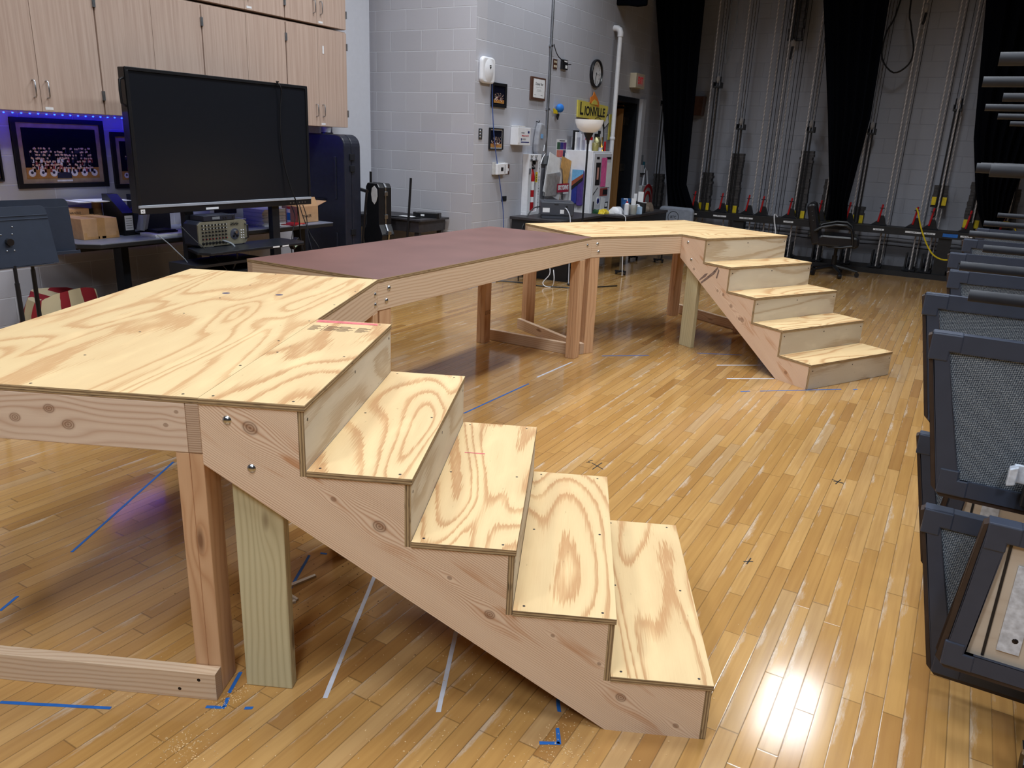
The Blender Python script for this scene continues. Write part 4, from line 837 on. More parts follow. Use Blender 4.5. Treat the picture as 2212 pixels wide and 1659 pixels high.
# white locker with papers
t = thing('storage_locker', 'white metal locker covered in papers and stickers by the side door', 'locker', (-4.20, 9.505, 0), RZ)
MB().box(-.285, .285, .001, .39, 0, 1.50).build('body', 'white', t, bevel=.004); MB().box(-.275, .275, -.018, 0, .03, 1.47).build('door', 'lgrey', t, bevel=.003)
def sheet(x0, x1, z0, z1, mt, nm='paper_sheet', d=0.0, r=0.0):
    b = MB(); b.T = Matrix.Translation(((x0 + x1) / 2, -.0195 - d, (z0 + z1) / 2)) @ Matrix.Rotation(r, 4, 'Y'); a, c = (x1 - x0) / 2, (z1 - z0) / 2; b.box(-a, a, -.001, .001, -c, c); b.build(nm, mt if not isinstance(mt, tuple) else plain('sheet_col', mt, .6), t)
sheet(-.06, .10, 1.06, 1.42, C(222, 96, 160), 'pink_sheet', .01); sheet(.10, .27, 1.05, 1.36, 'paper', 'white_sheet', .006, .04); sheet(-.21, -.07, 1.08, 1.36, 'ink', 'photo'); sheet(-.17, -.12, 1.15, 1.3, C(190, 140, 130), 'photo_figure', .002)
sheet(-.04, .20, .94, 1.04, C(150, 70, 64), 'sticker', .001); sheet(.05, .20, .955, 1.02, 'ink', 'sticker', .003); sheet(-.02, .12, .62, .92, 'paper', 'white_sheet', .008, .12); sheet(-.235, -.20, .62, .88, 'ink', 'strip_sticker'); sheet(.14, .25, .78, .86, 'ink', 'sticker'); sheet(.16, .23, .795, .845, 'paper', 'sticker', .002); sheet(.12, .24, .64, .74, C(140, 50, 50), 'sticker'); sheet(-.2, -.12, 1.40, 1.43, 'ink', 'sticker'); sheet(.1, .25, 1.40, 1.43, 'ink', 'sticker')
MB().lathe([(0, .0205), (.055, .0205), (.055, .0185)], -.08, 0, .88, 20, 0, 'y').build('round_sticker', 'paper', t); b = MB(); b.T = Matrix.Translation((-.08, 0, .88))
for k in range(3): b.T = Matrix.Translation((-.08, 0, .88)) @ Matrix.Rotation(k * PI / 3, 4, 'Y'); b.box(-.012, .012, -.0222, -.0208, -.038, .038)
b.build('round_sticker_mark', 'bagblue', t); sheet(-.24, -.2, .98, .99, 'ink', 'slash_mark', .0, -.6); sheet(-.26, -.10, 1.0, 1.012, 'ink', 'slash_mark', .0, -.6)
# things on top of the locker
LT = 1.5005
for i, (x, y, nmn, lb, prof, mt) in enumerate(((-4.27, 9.62, 'brass_bell', 'small brass hand bell on top of the white locker', [(0.04, 0), (.028, .03), (.022, .06), (.006, .08), (.008, .17), (0, .175)], plain('brass', C(190, 150, 70), .3, 1.0)),
    (-4.28, 9.42, 'ceramic_pot', 'olive ceramic pot on top of the white locker', [(0.0, 0), (.05, 0), (.055, .07), (.035, .10), (0, .10)], plain('olive_glaze', C(146, 138, 84), .3)),
    (-4.30, 9.28, 'white_jar', 'white jar with a red lid on the left of the locker top', [(0, 0), (.045, 0), (.045, .13), (0, .13)], 'white'),
    (-4.25, 9.51, 'small_bowl', 'white small bowl between the pot and the bell', [(0, 0), (.03, 0), (.045, .045), (0, .045)], 'white'),
    (-4.26, 9.70, 'red_candle', 'short red candle stick at the right of the locker top', [(0, 0), (.014, 0), (.014, .12), (0, .12)], 'red'))):
    o = MB().lathe(prof, seg=16).build(nmn, mt, smooth=True); o.location = (x, y, LT); tag(o, lb, nmn.split('_')[-1])
    if nmn == 'white_jar': MB().lathe([(.047, .13), (.047, .165), (0, .17)], seg=16).build('lid', 'red', o, smooth=True)
o = crumple('lilac_hat', 'crumpled lilac cloth on the locker top behind the pot', 'cloth', plain('lilac', C(206, 190, 226), .8), -4.40, 9.44, .07, .07, .20, 21, .6); o.location.z = LT
o = crumple('gold_star_box', 'greenish gold faceted ornament at the right edge of the locker top', 'ornament', plain('gold_green', C(140, 136, 96), .3, .5), -4.38, 9.72, .05, .06, .16, 22, .5); o.location.z = LT
for i, (y, mt) in enumerate(((9.24, 'ink'), (9.265, 'paper'), (9.32, 'lgrey'))):
    o = MB().box(-.010, .010, -.07, .07, 0, .24 - .02 * i).build('upright_book', mt); o.location = (-4.50 + 1.3 * (y - 9.24), 9.31, LT); o.rotation_euler = (0, 0, .03 * i); tag(o, ['black upright book at the left of the locker top', 'white thin upright book beside the black one on the locker', 'grey upright book, rightmost of the three on the locker'][i], 'book', 'books on the locker')
# round sign
t = onwall('round_sign', 'round white sign with a black rim, half hidden by the floor lamp bowl', 'sign', 10.13, 1.69)
MB().lathe([(.0, .012), (.235, .012)], 0, 0, 0, 36, 0, 'y').build('disc', 'white', t); MB().lathe([(.235, 0), (.25, .008), (.25, .02), (.235, .024), (.232, .01)], 0, 0, 0, 36, 0, 'y').build('rim', 'ink', t, smooth=True)
for x0, x1, z0, z1 in ((-.06, .12, -.06, .03), (-.1, -.02, -.15, -.10), (.0, .03, -.16, -.11), (.06, .09, -.16, -.11), (.12, .15, -.14, -.1), (-.08, .1, .1, .12), (.05, .14, .03, .07)): MB().prism(rr(x0, x1, z0, z1, .012, 3, .008), -.0145, -.0125, 'xz').build('black_marking', 'ink', t)
t = onwall('yellow_sign', 'narrow yellow sign behind the white drain pipe', 'sign', 10.60, 1.82); MB().box(-.05, .09, -.012, -.001, -.17, .17).build('board', 'sign_y', t); text('E', .1, 'ink', t, (.03, -.0125, .07)); text('C', .1, 'ink', t, (.03, -.0125, -.09))
t = onwall('square_sign', 'black-edged white sign between the round sign and the pipe', 'sign', 10.38, 1.86); b = MB(); b.T = Matrix.Rotation(-.5, 4, 'Y'); b.box(-.02, .16, -.006, -.003, -.07, .06); b.build('board', 'ink', t); b = MB(); b.T = Matrix.Rotation(-.5, 4, 'Y'); b.box(-.005, .145, -.009, -.0065, -.055, .045); b.build('face', 'paper', t)

# ---------------------------------------------------------------- side door
t = struct(MB().box(XS - .2, XS + .008, DY0 - .02, DY0 + .045, 0, DZ - .05).box(XS - .2, XS + .008, DY1 - .045, DY1 + .02, 0, DZ - .05).box(XS - .2, XS + .008, DY0 - .02, DY1 + .02, DZ - .055, DZ + .02).build('door_1', 'blackm'))
lf = MB().box(-5.72, XS - .205, DY1 - .09, DY1 - .046, .01, DZ - .075, 0, 2).build('door_leaf', 'door_wood', t)
for z in (.35, 1.2, 1.88): MB().box(XS - .19, XS - .12, DY1 - .052, DY1 - .0452, z, z + .11).build('hinge', 'steel', lf)
MB().box(-5.5, XS - .16, DY1 - .16, DY1 - .1, DZ - .13, DZ - .10).build('door_closer', 'steel', lf)
struct(MB().box(XS, XS + .05, 11.66, 11.80, 0, 2.26).build('trim_2', 'lgrey'))
t = onwall('wall_hooks', 'grey switch boxes beside the side door', 'switch', 11.93, 1.30); MB().box(-.04, .04, -.02, -.001, .02, .15).build('plate', 'grey', t); MB().box(-.05, .05, -.04, -.001, -.12, .0).build('box', 'lgrey', t); MB().box(-.07, .09, -.05, -.001, -.14, -.122).build('shelf', 'blackp', t); MB().box(.07, .11, -.03, -.001, -.1, .05).build('teal_box', plain('teal', C(20, 90, 110), .5), t)
t = onwall('shopping_bag', 'grey shopping bag with red target rings hanging right of the side door', 'bag', 12.08, .83)
MB().prism(rr(-.27, .27, -.28, .16, .02, 3, .03), -.10, -.005, 'xz').build('bag', plain('bag_pale', C(168, 172, 178), .6), t, bevel=.02)
for rx in (.25, .15):
    n = 14; b = MB(); P = [(rx * math.cos(PI * k / n), -.08 + rx * 1.05 * math.sin(PI * k / n)) for k in range(n + 1)]; Q = [((rx - .05) * math.cos(PI * k / n), -.08 + (rx - .05) * 1.05 * math.sin(PI * k / n)) for k in range(n + 1)]
    b.prism(P + Q[::-1], -.106, -.1015, 'xz'); b.box(rx - .05, rx, -.106, -.1015, -.27, -.08); b.box(-rx, -rx + .05, -.106, -.1015, -.27, -.08); b.build('red_ring', 'red', t)
MB().tube([(-.12, -.05, .15), (-.05, -.03, .40), (.0, -.02, .42), (.06, -.03, .38), (.10, -.05, .15)], .014, 6).build('strap', 'lgrey', t, smooth=True)

# ---------------------------------------------------------------- floor lamp, desks, printer
t = thing('floor_lamp', 'black torchiere floor lamp with a white glass bowl', 'lamp', (-3.78, 8.135, 0), 0)
MB().lathe([(0, 0), (.13, 0), (.13, .015), (.03, .03), (0, .03)], seg=28).build('base', 'blackm', t, smooth=True); MB().tube([(0, 0, .03), (0, 0, 1.60)], .011, 10).build('pole', 'blackm', t, smooth=True)
MB().lathe([(.0, 1.58), (.014, 1.58), (.018, 1.62), (.05, 1.685), (.055, 1.70), (.0, 1.70)], seg=24).build('socket_cone', 'blackm', t, smooth=True)
MB().lathe([(.05, 1.70), (.09, 1.715), (.13, 1.75), (.152, 1.80), (.158, 1.835), (.153, 1.835), (.125, 1.755), (.08, 1.722), (0, 1.712)], seg=32).build('bowl', NT('opal_glass').set(col=C(236, 238, 242), rough=.25, em=(1, 1, 1, 1), ems=.12), t, smooth=True)
def bdesk(label, x0, x1, y0, y1, h, drawer=None, legs=True):
    t = thing('office_desk', label, 'desk', (x0, y0, 0), 0); X, Y = x1 - x0, y1 - y0
    MB().box(0, X, 0, Y, h - .03, h).build('top', 'dark_wood', t, bevel=.004); MB().box(X - .03, X - .012, .02, Y - .02, h - .28, h - .031).box(.02, X - .03, .02, .038, h - .28, h - .031).build('skirt', 'black', t)
    if legs:
        for x in (.04, X - .06):
            for y in (.05, Y - .08): MB().box(x, x + .03, y, y + .03, .05, h - .281).build('leg', 'steel', t); MB().box(x - .06, x + .09, y + .005, y + .025, .035, .055).box(x + .005, x + .025, y - .06, y + .09, .035, .055).build('foot', 'blackm', t)
        for x in (.04, X - .06):
            for y in (.05, Y - .08): MB().lathe([(0, -.01), (.018, -.01), (.018, .01), (0, .01)], x + .075, y + .015, .018, 10, 0, 'x').lathe([(0, -.01), (.018, -.01), (.018, .01), (0, .01)], x - .04, y + .015, .018, 10, 0, 'x').build('caster', 'blackp', t)
    if drawer:
        MB().box(.01, X - .05, drawer, drawer + .42, 0, h - .31).build('pedestal', 'black', t); 
        for k in range(3): MB().box(X - .05, X - .035, drawer + .01, drawer + .41, .03 + .15 * k, .165 + .15 * k).build('drawer', 'blackm', t)
    return t
bdesk('black desk under the dark grey printer beside the side wall', -4.585, -3.92, 7.86, 9.08, .745, .35, False)
bdesk('black wheeled desk crowded with small things in front of the white locker', -4.15, -3.66, 9.16, 10.70, .74)
t = thing('laser_printer', 'dark grey laser printer on the black desk by the side wall', 'printer', (-4.15, 8.19, .7455), .55)
M['prn'] = plain('printer_grey', C(66, 70, 80), .45, var=.03)
MB().box(-.19, .19, -.17, .19, .035, .19).build('housing', 'prn', t, bevel=.012); MB().box(-.175, .175, -.16, .18, 0, .036).build('tray', 'prn', t, bevel=.004); MB().box(-.15, .15, -.1, .12, .19, .196).build('lid', 'prn', t, bevel=.003)
MB().box(-.17, -.09, -.1712, -.1702, .07, .12).build('sticker', 'paper', t); MB().box(.03, .075, -.1712, -.1702, .06, .105).build('sticker', 'paper', t); MB().box(.09, .115, -.1715, -.17, .10, .15).build('port', 'ink', t); MB().box(-.04, .01, -.1715, -.17, .155, .165).build('grip', 'ink', t)
cable('usb_cable', 'pale cable hanging from the front of the laser printer', [(-4.00, 8.10, .87), (-3.95, 8.06, .86), (-3.90, 8.05, .78), (-3.88, 8.04, .6), (-3.88, 8.06, .3), (-3.88, 8.08, .01)], .006, 'lgrey')
cable('power_cable', 'black cable hanging left of the laser printer', [(-4.33, 8.12, .86), (-4.38, 8.05, .84), (-4.40, 7.95, .75), (-4.40, 7.83, .6), (-4.42, 7.83, .3), (-4.42, 7.84, .01)], .007, 'blackp')
cable('floor_cable', 'black cable lying on the floor behind the brown platform', [(-4.70, 7.25, .008), (-4.66, 7.5, .008), (-4.55, 7.7, .01), (-4.3, 7.78, .008), (-4.1, 7.74, .008), (-3.7, 7.95, .008), (-3.4, 8.4, .008)], .007, 'blackp')
cable('floor_cable', 'tangled white cord under the desk with the printer', [(-4.0, 7.80, .25), (-3.98, 7.78, .15), (-4.05, 7.76, .05), (-4.0, 7.74, .012), (-3.95, 7.8, .012), (-3.92, 7.78, .1), (-3.95, 7.81, .2)], .005, 'white')
DT = .7405
def desktop(name, lb, cat, x, y, parts, rz=0, z=DT):
    t = thing(name, lb, cat, (x, y, z), rz)
    for nm_, mb, mt in parts: mb.build(nm_, mt, t, smooth=True)
    return t
o = crumple('work_gloves', 'pair of yellow and green work gloves at the left end of the wheeled desk', 'gloves', 'yellow', -4.03, 9.27, .06, .09, .05, 31, .7); o.location.z = DT
o = crumple('green_glove', 'dark green glove lying left of the yellow gloves', 'gloves', plain('dark_green', C(24, 70, 40), .8), -4.09, 9.20, .045, .03, .05, 33, .7); o.location.z = DT
o = crumple('white_cloth', 'crumpled white cloth on the wheeled desk in front of the locker', 'cloth', 'white', -3.91, 9.42, .09, .085, .08, 35, .55); o.location.z = DT
cable('extension_lead', 'white cord hanging over the front of the wheeled desk', [(-3.90, 9.33, .76), (-3.80, 9.25, .755), (-3.70, 9.17, .75), (-3.655, 9.13, .70), (-3.65, 9.1, .5), (-3.64, 9.1, .25), (-3.62, 9.08, .01)], .005, 'white')
M['smoke'] = NT('smoky_cup').set(col=C(120, 130, 150), rough=.2, trans=.5, ior=1.3); M['clearp'] = NT('clear_cup').set(col=C(210, 214, 210), rough=.2, trans=.6, ior=1.3)
desktop('tumbler', 'smoky tumbler left of the white pump bottle', 'cup', -3.86, 9.60, [('cup', MB().lathe([(0, 0), (.038, 0), (.045, .11), (.042, .11), (.035, .006), (0, .006)], seg=18), [M['smoke']])])
desktop('pump_bottle', 'white hand sanitiser pump bottle on the wheeled desk', 'bottle', -3.77, 9.42, [('bottle', MB().lathe([(0, 0), (.03, 0), (.03, .13), (.014, .145), (0, .145)], seg=16), 'white'), ('collar', MB().lathe([(.014, .145), (.014, .165), (0, .165)], seg=12), 'red'), ('pump', MB().tube([(0, 0, .165), (0, 0, .195), (-.045, -.01, .192)], .006, 6), 'white')])
desktop('pencil_cup', 'clear cup of coloured pens right of the pump bottle', 'cup', -3.73, 9.54, [('cup', MB().lathe([(0, 0), (.045, 0), (.055, .12), (.052, .12), (.042, .006), (0, .006)], seg=18), [M['clearp']]), ('red_pen', MB().tube([(-.01, 0, .01), (-.02, .0, .10)], .01, 6), 'orange'), ('green_pen', MB().tube([(.02, 0, .01), (.03, .01, .10)], .008, 6), plain('pen_green', C(80, 130, 80), .5)), ('folded_paper', MB().box(-.03, .03, -.004, .004, .08, .20), 'paper')])
desktop('tissue_box', 'pale blue tissue box at the front edge of the wheeled desk', 'box', -3.72, 9.68, [('carton', MB().box(-.05, .05, -.05, .05, 0, .09), plain('tissue_blue', C(150, 178, 206), .6)), ('tissue', MB().prism([(-.03, .09), (.03, .09), (.015, .12), (-.02, .125)], -.01, .01, 'xz'), 'paper')], .5)
desktop('paper_tray_box', 'black desk box stuffed with white papers', 'box', -3.80, 9.86, [('box', MB().prism([(-.10, 0), (.10, 0), (.10, .13), (-.05, .15), (-.10, .11)], -.06, .10, 'xz'), 'ink'), ('paper', MB().box(.0, .07, .0, .004, .1, .27), 'paper'), ('paper', MB().box(-.06, -.02, .03, .034, .08, .24), 'paper'), ('paper', MB().box(.04, .12, -.03, .03, .131, .134), 'paper')], .2)
o = crumple('brown_pouch', 'crumpled brown and black pouch at the right end of the wheeled desk', 'pouch', plain('pouch', C(110, 96, 84), .8), -3.86, 10.28, .12, .16, .10, 41, .6); o.location.z = DT
desktop('blue_bin', 'blue cup standing behind the pump bottle', 'cup', -4.02, 10.0, [('cup', MB().lathe([(0, 0), (.06, 0), (.07, .16), (.065, .16), (.055, .006), (0, .006)], seg=18), plain('cup_blue', C(52, 100, 160), .4))])
t = thing('draped_shirt', 'grey t-shirt with a round print draped over a chair at the end of the desk', 'shirt', (-3.62, 10.95, 0), -.1)
MB().prism(rr(-.26, .27, .28, .775, .06, 4, .04), -.04, .04, 'xz').build('cloth', plain('shirt_grey', C(122, 130, 144), .85, var=.05), t, bevel=.03)
MB().lathe([(.085, .002), (.085, 0), (.078, 0), (.078, .002)], -.02, -.0405, .63, 28, 0, 'y').build('ring_print', 'ink', t); text('BTC', .05, 'ink', t, (-.02, -.0415, .63), name='ring_print_text'); MB().prism([(.15, .42), (.17, .45), (.19, .56), (.16, .5)], -.043, -.0405, 'xz').build('side_print', 'ink', t)
for x in (-.2, .2): MB().tube([(x, .1, 0), (x, .05, .3), (x, 0, .72)], .012, 8).build('chair_leg', 'blackm', t)

# ---------------------------------------------------------------- counterweight wall at the back
M['weight'] = plain('rusty_iron', C(62, 60, 62), .7, .1, var=.22, scale=14.0)
def ropemat():
    t = NT('twisted_rope'); x, y, z = t.sep(t.uv()); f = t.math('PINGPONG', t.math('ADD', t.math('MULTIPLY', x, 34.0), t.math('MULTIPLY', y, 50.0)), 1.0)
    t.set(col=t.mix(f, C(150, 146, 146), C(206, 202, 202)), rough=.85); t.bump(f, .002, .8); return t.m
M['rope'] = ropemat(); M['cablem'] = plain('steel_cable', C(56, 56, 62), .5, .5)
t = thing('locking_rail', 'long black steel locking rail with floor track in front of the back wall', 'rail', (-4.5, 12.05, 0), 0)
MB().box(0, 9.4, 0, .24, .56, .575).box(0, 9.4, 0, .012, .575, .655).box(0, 9.4, .228, .24, .575, .655).box(0, 9.4, 0, .24, .645, .66).build('beam', 'black', t, bevel=.002)
MB().box(0, 9.4, -.03, .02, 0, .07).box(0, 9.4, .30, .35, 0, .09).build('floor_track', 'black', t)
for x in (1.42, 4.22, 6.6, 9.2): MB().box(x, x + .16, .03, .18, 0, .56).build('post', 'black', t); MB().box(x - .05, x + .2, .0, .2, 0, .012).build('foot_plate', 'blackm', t)
LX = [-3.72, -3.29, -2.885, -2.67, -2.265, -1.85, -1.46, -1.04, -.60, -.40, .04, .43, .85, 1.3]
for i, x in enumerate(LX[:12]):
    if i in (3, 6): continue
    w_ = .10 if i in (1, 2, 8) else .07
    MB().box(x + 4.5 - w_, x + 4.5 + w_, -.0015, -.0004, .598, .622).build('name_strip', 'paper', t)
    for k in range(5): MB().box(x + 4.5 - .04 + .018 * k, x + 4.5 - .032 + .018 * k, -.0020, -.0014, .604, .616).build('strip_mark', 'ink', t)
o = MB().box(-.09, .09, -.0035, -.0020, -.025, .02).build('blue_tape_strip', 'blue_tape'); o.location = (-.15, 12.05, .61); tag(o, 'torn blue tape strip stuck on the black rail near the risers', 'tape')
pos = ['first from the left on the rail', 'second from the left on the rail', 'third from the left on the rail', 'fourth from the left on the rail', 'fifth, left of the office chair', 'behind the office chair back', 'just right of the office chair back', 'above the empty stretch right of the chair', 'beside the hanging yellow cable', 'below the raised yellow-banded weights', 'at the left edge of the right curtain', 'seen between the riser rails']
lock = None
for i, x in enumerate(LX[:12]):
    lb = 'black rope lock with red lever, ' + pos[i]
    if lock is None:
        lock = thing('rope_lock', lb, 'rope lock', (x, 12.13, .6605), 0, 'rope locks')
        MB().prism([(-.13, 0), (.10, 0), (.07, .03), (.05, .10), (.03, .14), (-.03, .14), (-.04, .07), (-.09, .03)], -.025, .025, 'xz').build('body', 'blackm', lock, bevel=.004)
        MB().tube([(-.03, -.03, .05), (-.015, -.03, .16), (.0, -.03, .29)], .013, 8).build('lever', 'red', lock, smooth=True)
        MB().lathe([(.028, 0), (.033, 0), (.033, .008), (.028, .008)], -.005, -.03, .235, 14).build('ring', 'ink', lock)
    else: dup(lock, (x, 12.13, .6605), None, lb)
rp = None
for i, x in enumerate(LX[:12]):
    o = D.objects.new('hand_rope', rp) if rp else MB().tube([(0, 0, .05), (0, 0, CH - .02)], .0095, 8).tube([(.045, .17, .12), (.045, .17, CH - .02)], .008, 8).build('hand_rope', 'rope', smooth=True)
    if rp: COL.objects.link(o)
    rp = o.data; o.location = (x + .035, 12.17, 0); tag(o, 'white twisted hand rope, ' + pos[i], 'rope', 'hand ropes')
tb = None
for i, x in enumerate(LX[:12]):
    lb = 'black floor tension block under the rail, ' + pos[i]
    if tb is None:
        tb = thing('tension_block', lb, 'pulley', (x, 12.21, 0), 0, 'tension blocks')
        MB().box(-.045, -.025, -.03, .18, .09, .30).box(.05, .07, -.03, .18, .09, .30).build('cheek', 'black', tb); MB().lathe([(0, -.02), (.075, -.02), (.068, 0), (.075, .02), (0, .02)], .015, .07, .18, 20, 0, 'x').build('sheave', 'blackm', tb)
        MB().box(-.07, .10, -.10, .22, .072, .09).build('shoe', 'blackm', tb)
    else: dup(tb, (x, 12.21, 0), None, lb)
# arbors: (x, weight bottom, weight top, head z, width, yellow)
AR = [(-4.43, .62, 1.17, 2.2, .13, 0), (-3.625, .665, 1.235, 2.47, .125, 1), (-3.20, .655, 1.54, 1.88, .16, 1), (-2.19, .655, 1.62, 1.87, .155, 1), (-1.80, .66, 1.24, 2.0, .15, 1), (-1.375, .66, .885, 1.87, .14, 1), (-.375, .98, 1.245, 2.20, .15, 1), (.06, .71, 1.31, 2.4, .16, 1), (.47, .70, 1.25, 2.3, .15, 0), (-2.60, 3.14, 3.95, 4.2, .16, 0)]
al = ['tall dark iron weights left of the left curtain', 'narrow dark stack of iron weights right of the left curtain', 'tall stack of iron weights, second on the wall', 'tallest stack of iron weights, left of the office chair', 'stack of iron weights half hidden by the middle curtain and chair', 'short stack of iron weights right of the middle curtain', 'raised short stack of weights with yellow bands hanging above the rail', 'stack of iron weights partly behind the right curtain', 'stack of iron weights seen between the riser rails', 'dark weight carriage hanging high near the top of the photo']
for k, (x, z0, z1, zh, w_, yl) in enumerate(AR):
    t = thing('counterweight_arbor', al[k], 'counterweight', (x, 12.36, z0), 0, 'counterweight arbors'); H = z1 - z0; r = random.Random(k)
    n = max(3, int(H / .042)); b = MB()
    for j in range(n):
        dx = r.uniform(-.008, .008); b.box(-w_ / 2 + dx - .012, w_ / 2 + dx + .012, -.07 + r.uniform(-.004, .004), .05, j * H / n + .001, (j + .98) * H / n)
    b.build('weights', 'weight', t)
    MB().box(-w_ / 2 - .02, w_ / 2 + .02, -.06, .05, -.03, -.001).build('bottom_plate', 'black', t)
    if yl:
        for s in (-1, 1): MB().box(s * w_ * .38 - .033, s * w_ * .38 + .033, -.082, -.0745, .0, .11).build('yellow_band', 'yellow', t, bevel=.002)
    for s in (-.024, .024): MB().tube([(s, -.09, -.03), (s, -.09, zh - z0)], .0115, 8).build('rod', 'black', t, smooth=True)
    MB().box(-.055, .055, -.12, .03, zh - z0, zh - z0 + .025).box(-.055, -.045, -.12, .03, zh - z0 + .025, zh - z0 + .08).box(.045, .055, -.12, .03, zh - z0 + .025, zh - z0 + .08).build('head', 'black', t)
    for s in (-.035, .0, .035): MB().tube([(s, -.05, zh - z0 + .02), (s, -.05, zh - z0 + .16)], .010, 6).build('turnbuckle', 'blackm', t)
    MB().ball((0, -.08, zh - z0 + .12), .028, 8, 0, 1, 1, 2.0).build('knot', 'rope', t, smooth=True)
    for s in (-.035, 0, .035): MB().tube([(s, -.05, zh - z0 + .16), (s * 1.4, -.05, CH - z0 - .01)], .004, 6).build('lift_line', 'cablem', t)
for i, (x, lb) in enumerate(((-2.80, 'first pair of bare lift lines left of the middle curtain'), (-2.55, 'second pair of bare lift lines left of the middle curtain'), (-.93, 'bare lift line right of the middle curtain'), (-.50, 'bare lift line beside the yellow cable'))):
    b = MB()
    for s in (0, .05, .10)[:3 if i < 2 else 1]: b.tube([(x + s, 12.42, .15), (x + s, 12.42, CH - .02)], .0045, 6)
    tag(b.build('lift_line', 'cablem'), lb, 'cable', 'lift lines')
t = thing('arbor_tail', 'black and knotted tail hanging under the high weight carriage', 'rope', (-2.61, 12.3, 2.86), 0); MB().ball((0, 0, .22), .03, 8, 0, 1, 1, 2).build('knot', 'rope', t, smooth=True); MB().tube([(.01, 0, .30), (.0, 0, .15), (-.01, 0, 0)], .016, 8).build('sleeve', 'ink', t); MB().tube([(-.01, 0, 0), (-.02, 0, -2.2)], .0045, 6).build('line', 'cablem', t)
t = thing('arbor_tail', 'black and knotted tail hanging from above between middle and right curtains', 'rope', (-.975, 12.3, 3.31), 0); MB().ball((0, 0, .16), .03, 8, 0, 1, 1, 2).build('knot', 'rope', t, smooth=True); MB().tube([(.01, 0, .10), (.0, 0, 0), (-.01, 0, -.04)], .016, 8).build('sleeve', 'ink', t); MB().tube([(0, 0, .2), (0, 0, 1.0)], .012, 8).build('line', 'rope', t)
cable('dark_chain', 'dark twisted chain below the raised yellow-banded weights', [(-.40, 12.25, .95), (-.38, 12.22, .86), (-.42, 12.22, .80), (-.36, 12.22, .74), (-.40, 12.22, .67)], .012, 'blackm', 'chain')
cable('power_cable', 'black cable looping down between the middle and right curtains', [(-1.17, 12.2, 5.3), (-1.29, 12.2, 3.56), (-1.394, 12.2, 3.17), (-1.395, 12.2, 2.86), (-1.221, 12.2, 2.669), (-1.058, 12.2, 2.766), (-1.027, 12.2, 2.95), (-1.11, 12.2, 3.25), (-1.166, 12.2, 3.6), (-1.17, 12.2, 5.3)], .012, 'ink')
cable('power_cable', 'thin black and grey cable loop hanging beside the left curtain', [(-3.52, 12.2, 5.3), (-3.526, 12.2, 3.65), (-3.54, 12.2, 3.04), (-3.505, 12.2, 2.79), (-3.46, 12.2, 3.0), (-3.424, 12.2, 3.3), (-3.43, 12.2, 3.65), (-3.43, 12.2, 5.3)], .009, 'grey')
cable('trailing_cable', 'yellow extension cord sagging from the rail to the risers', [(-.62, 12.06, .93), (-.589, 12.0, .889), (-.492, 11.98, .637), (-.33, 11.95, .371), (-.159, 11.9, .296), (-.005, 11.85, .356), (.12, 11.8, .45)], .010, 'yellow')
cable('white_cable', 'pale cable looped over the black rail left of the chair', [(-2.44, 12.10, .665), (-2.475, 12.07, .70), (-2.47, 12.03, .66), (-2.45, 12.03, .56), (-2.42, 12.02, .45), (-2.42, 12.03, .3), (-2.42, 12.03, .01)], .010, 'white')
cable('yellow_coil', 'coiled yellow cord hanging on the rope lock behind the riser rails', [(.43 + .16 * math.cos(a / 4), 12.03 - .004 * a, .66 + .19 * math.sin(a / 4)) for a in range(0, 52)], .008, 'yellow', smooth=1)
for i, z in enumerate((.47, .41, .36)): cable('wall_wire', ['highest of the black wires strung along the back wall under the rail', 'middle of the black wires strung along the back wall under the rail', 'lowest of the black wires strung along the back wall under the rail'][i], [(-3.2, 12.55, z + .02), (-1.5, 12.55, z - .01), (-.9, 12.55, z), (.1, 12.55, z - .02), (.9, 12.55, z)], .005, 'ink')
t = thing('wall_speaker', 'small brown wooden speaker high on the back wall by the left curtain', 'speaker', (-3.97, 12.6, 2.22), 0); MB().prism([(-.12, -.14), (.09, -.14), (.11, .14), (-.12, .14)], -.16, -.002, 'xz').build('cabinet', 'walnut', t, bevel=.004)
t = thing('wall_socket', 'light double wall socket under the rail left of the chair', 'socket', (-1.98, 12.6, .42), 0); MB().box(-.07, .07, -.03, -.002, -.06, .06).build('plate', 'grey', t, bevel=.002)
for s in (-.03, .03): MB().box(s - .015, s + .015, -.033, -.03, -.03, .03).build('outlet', 'cream', t)

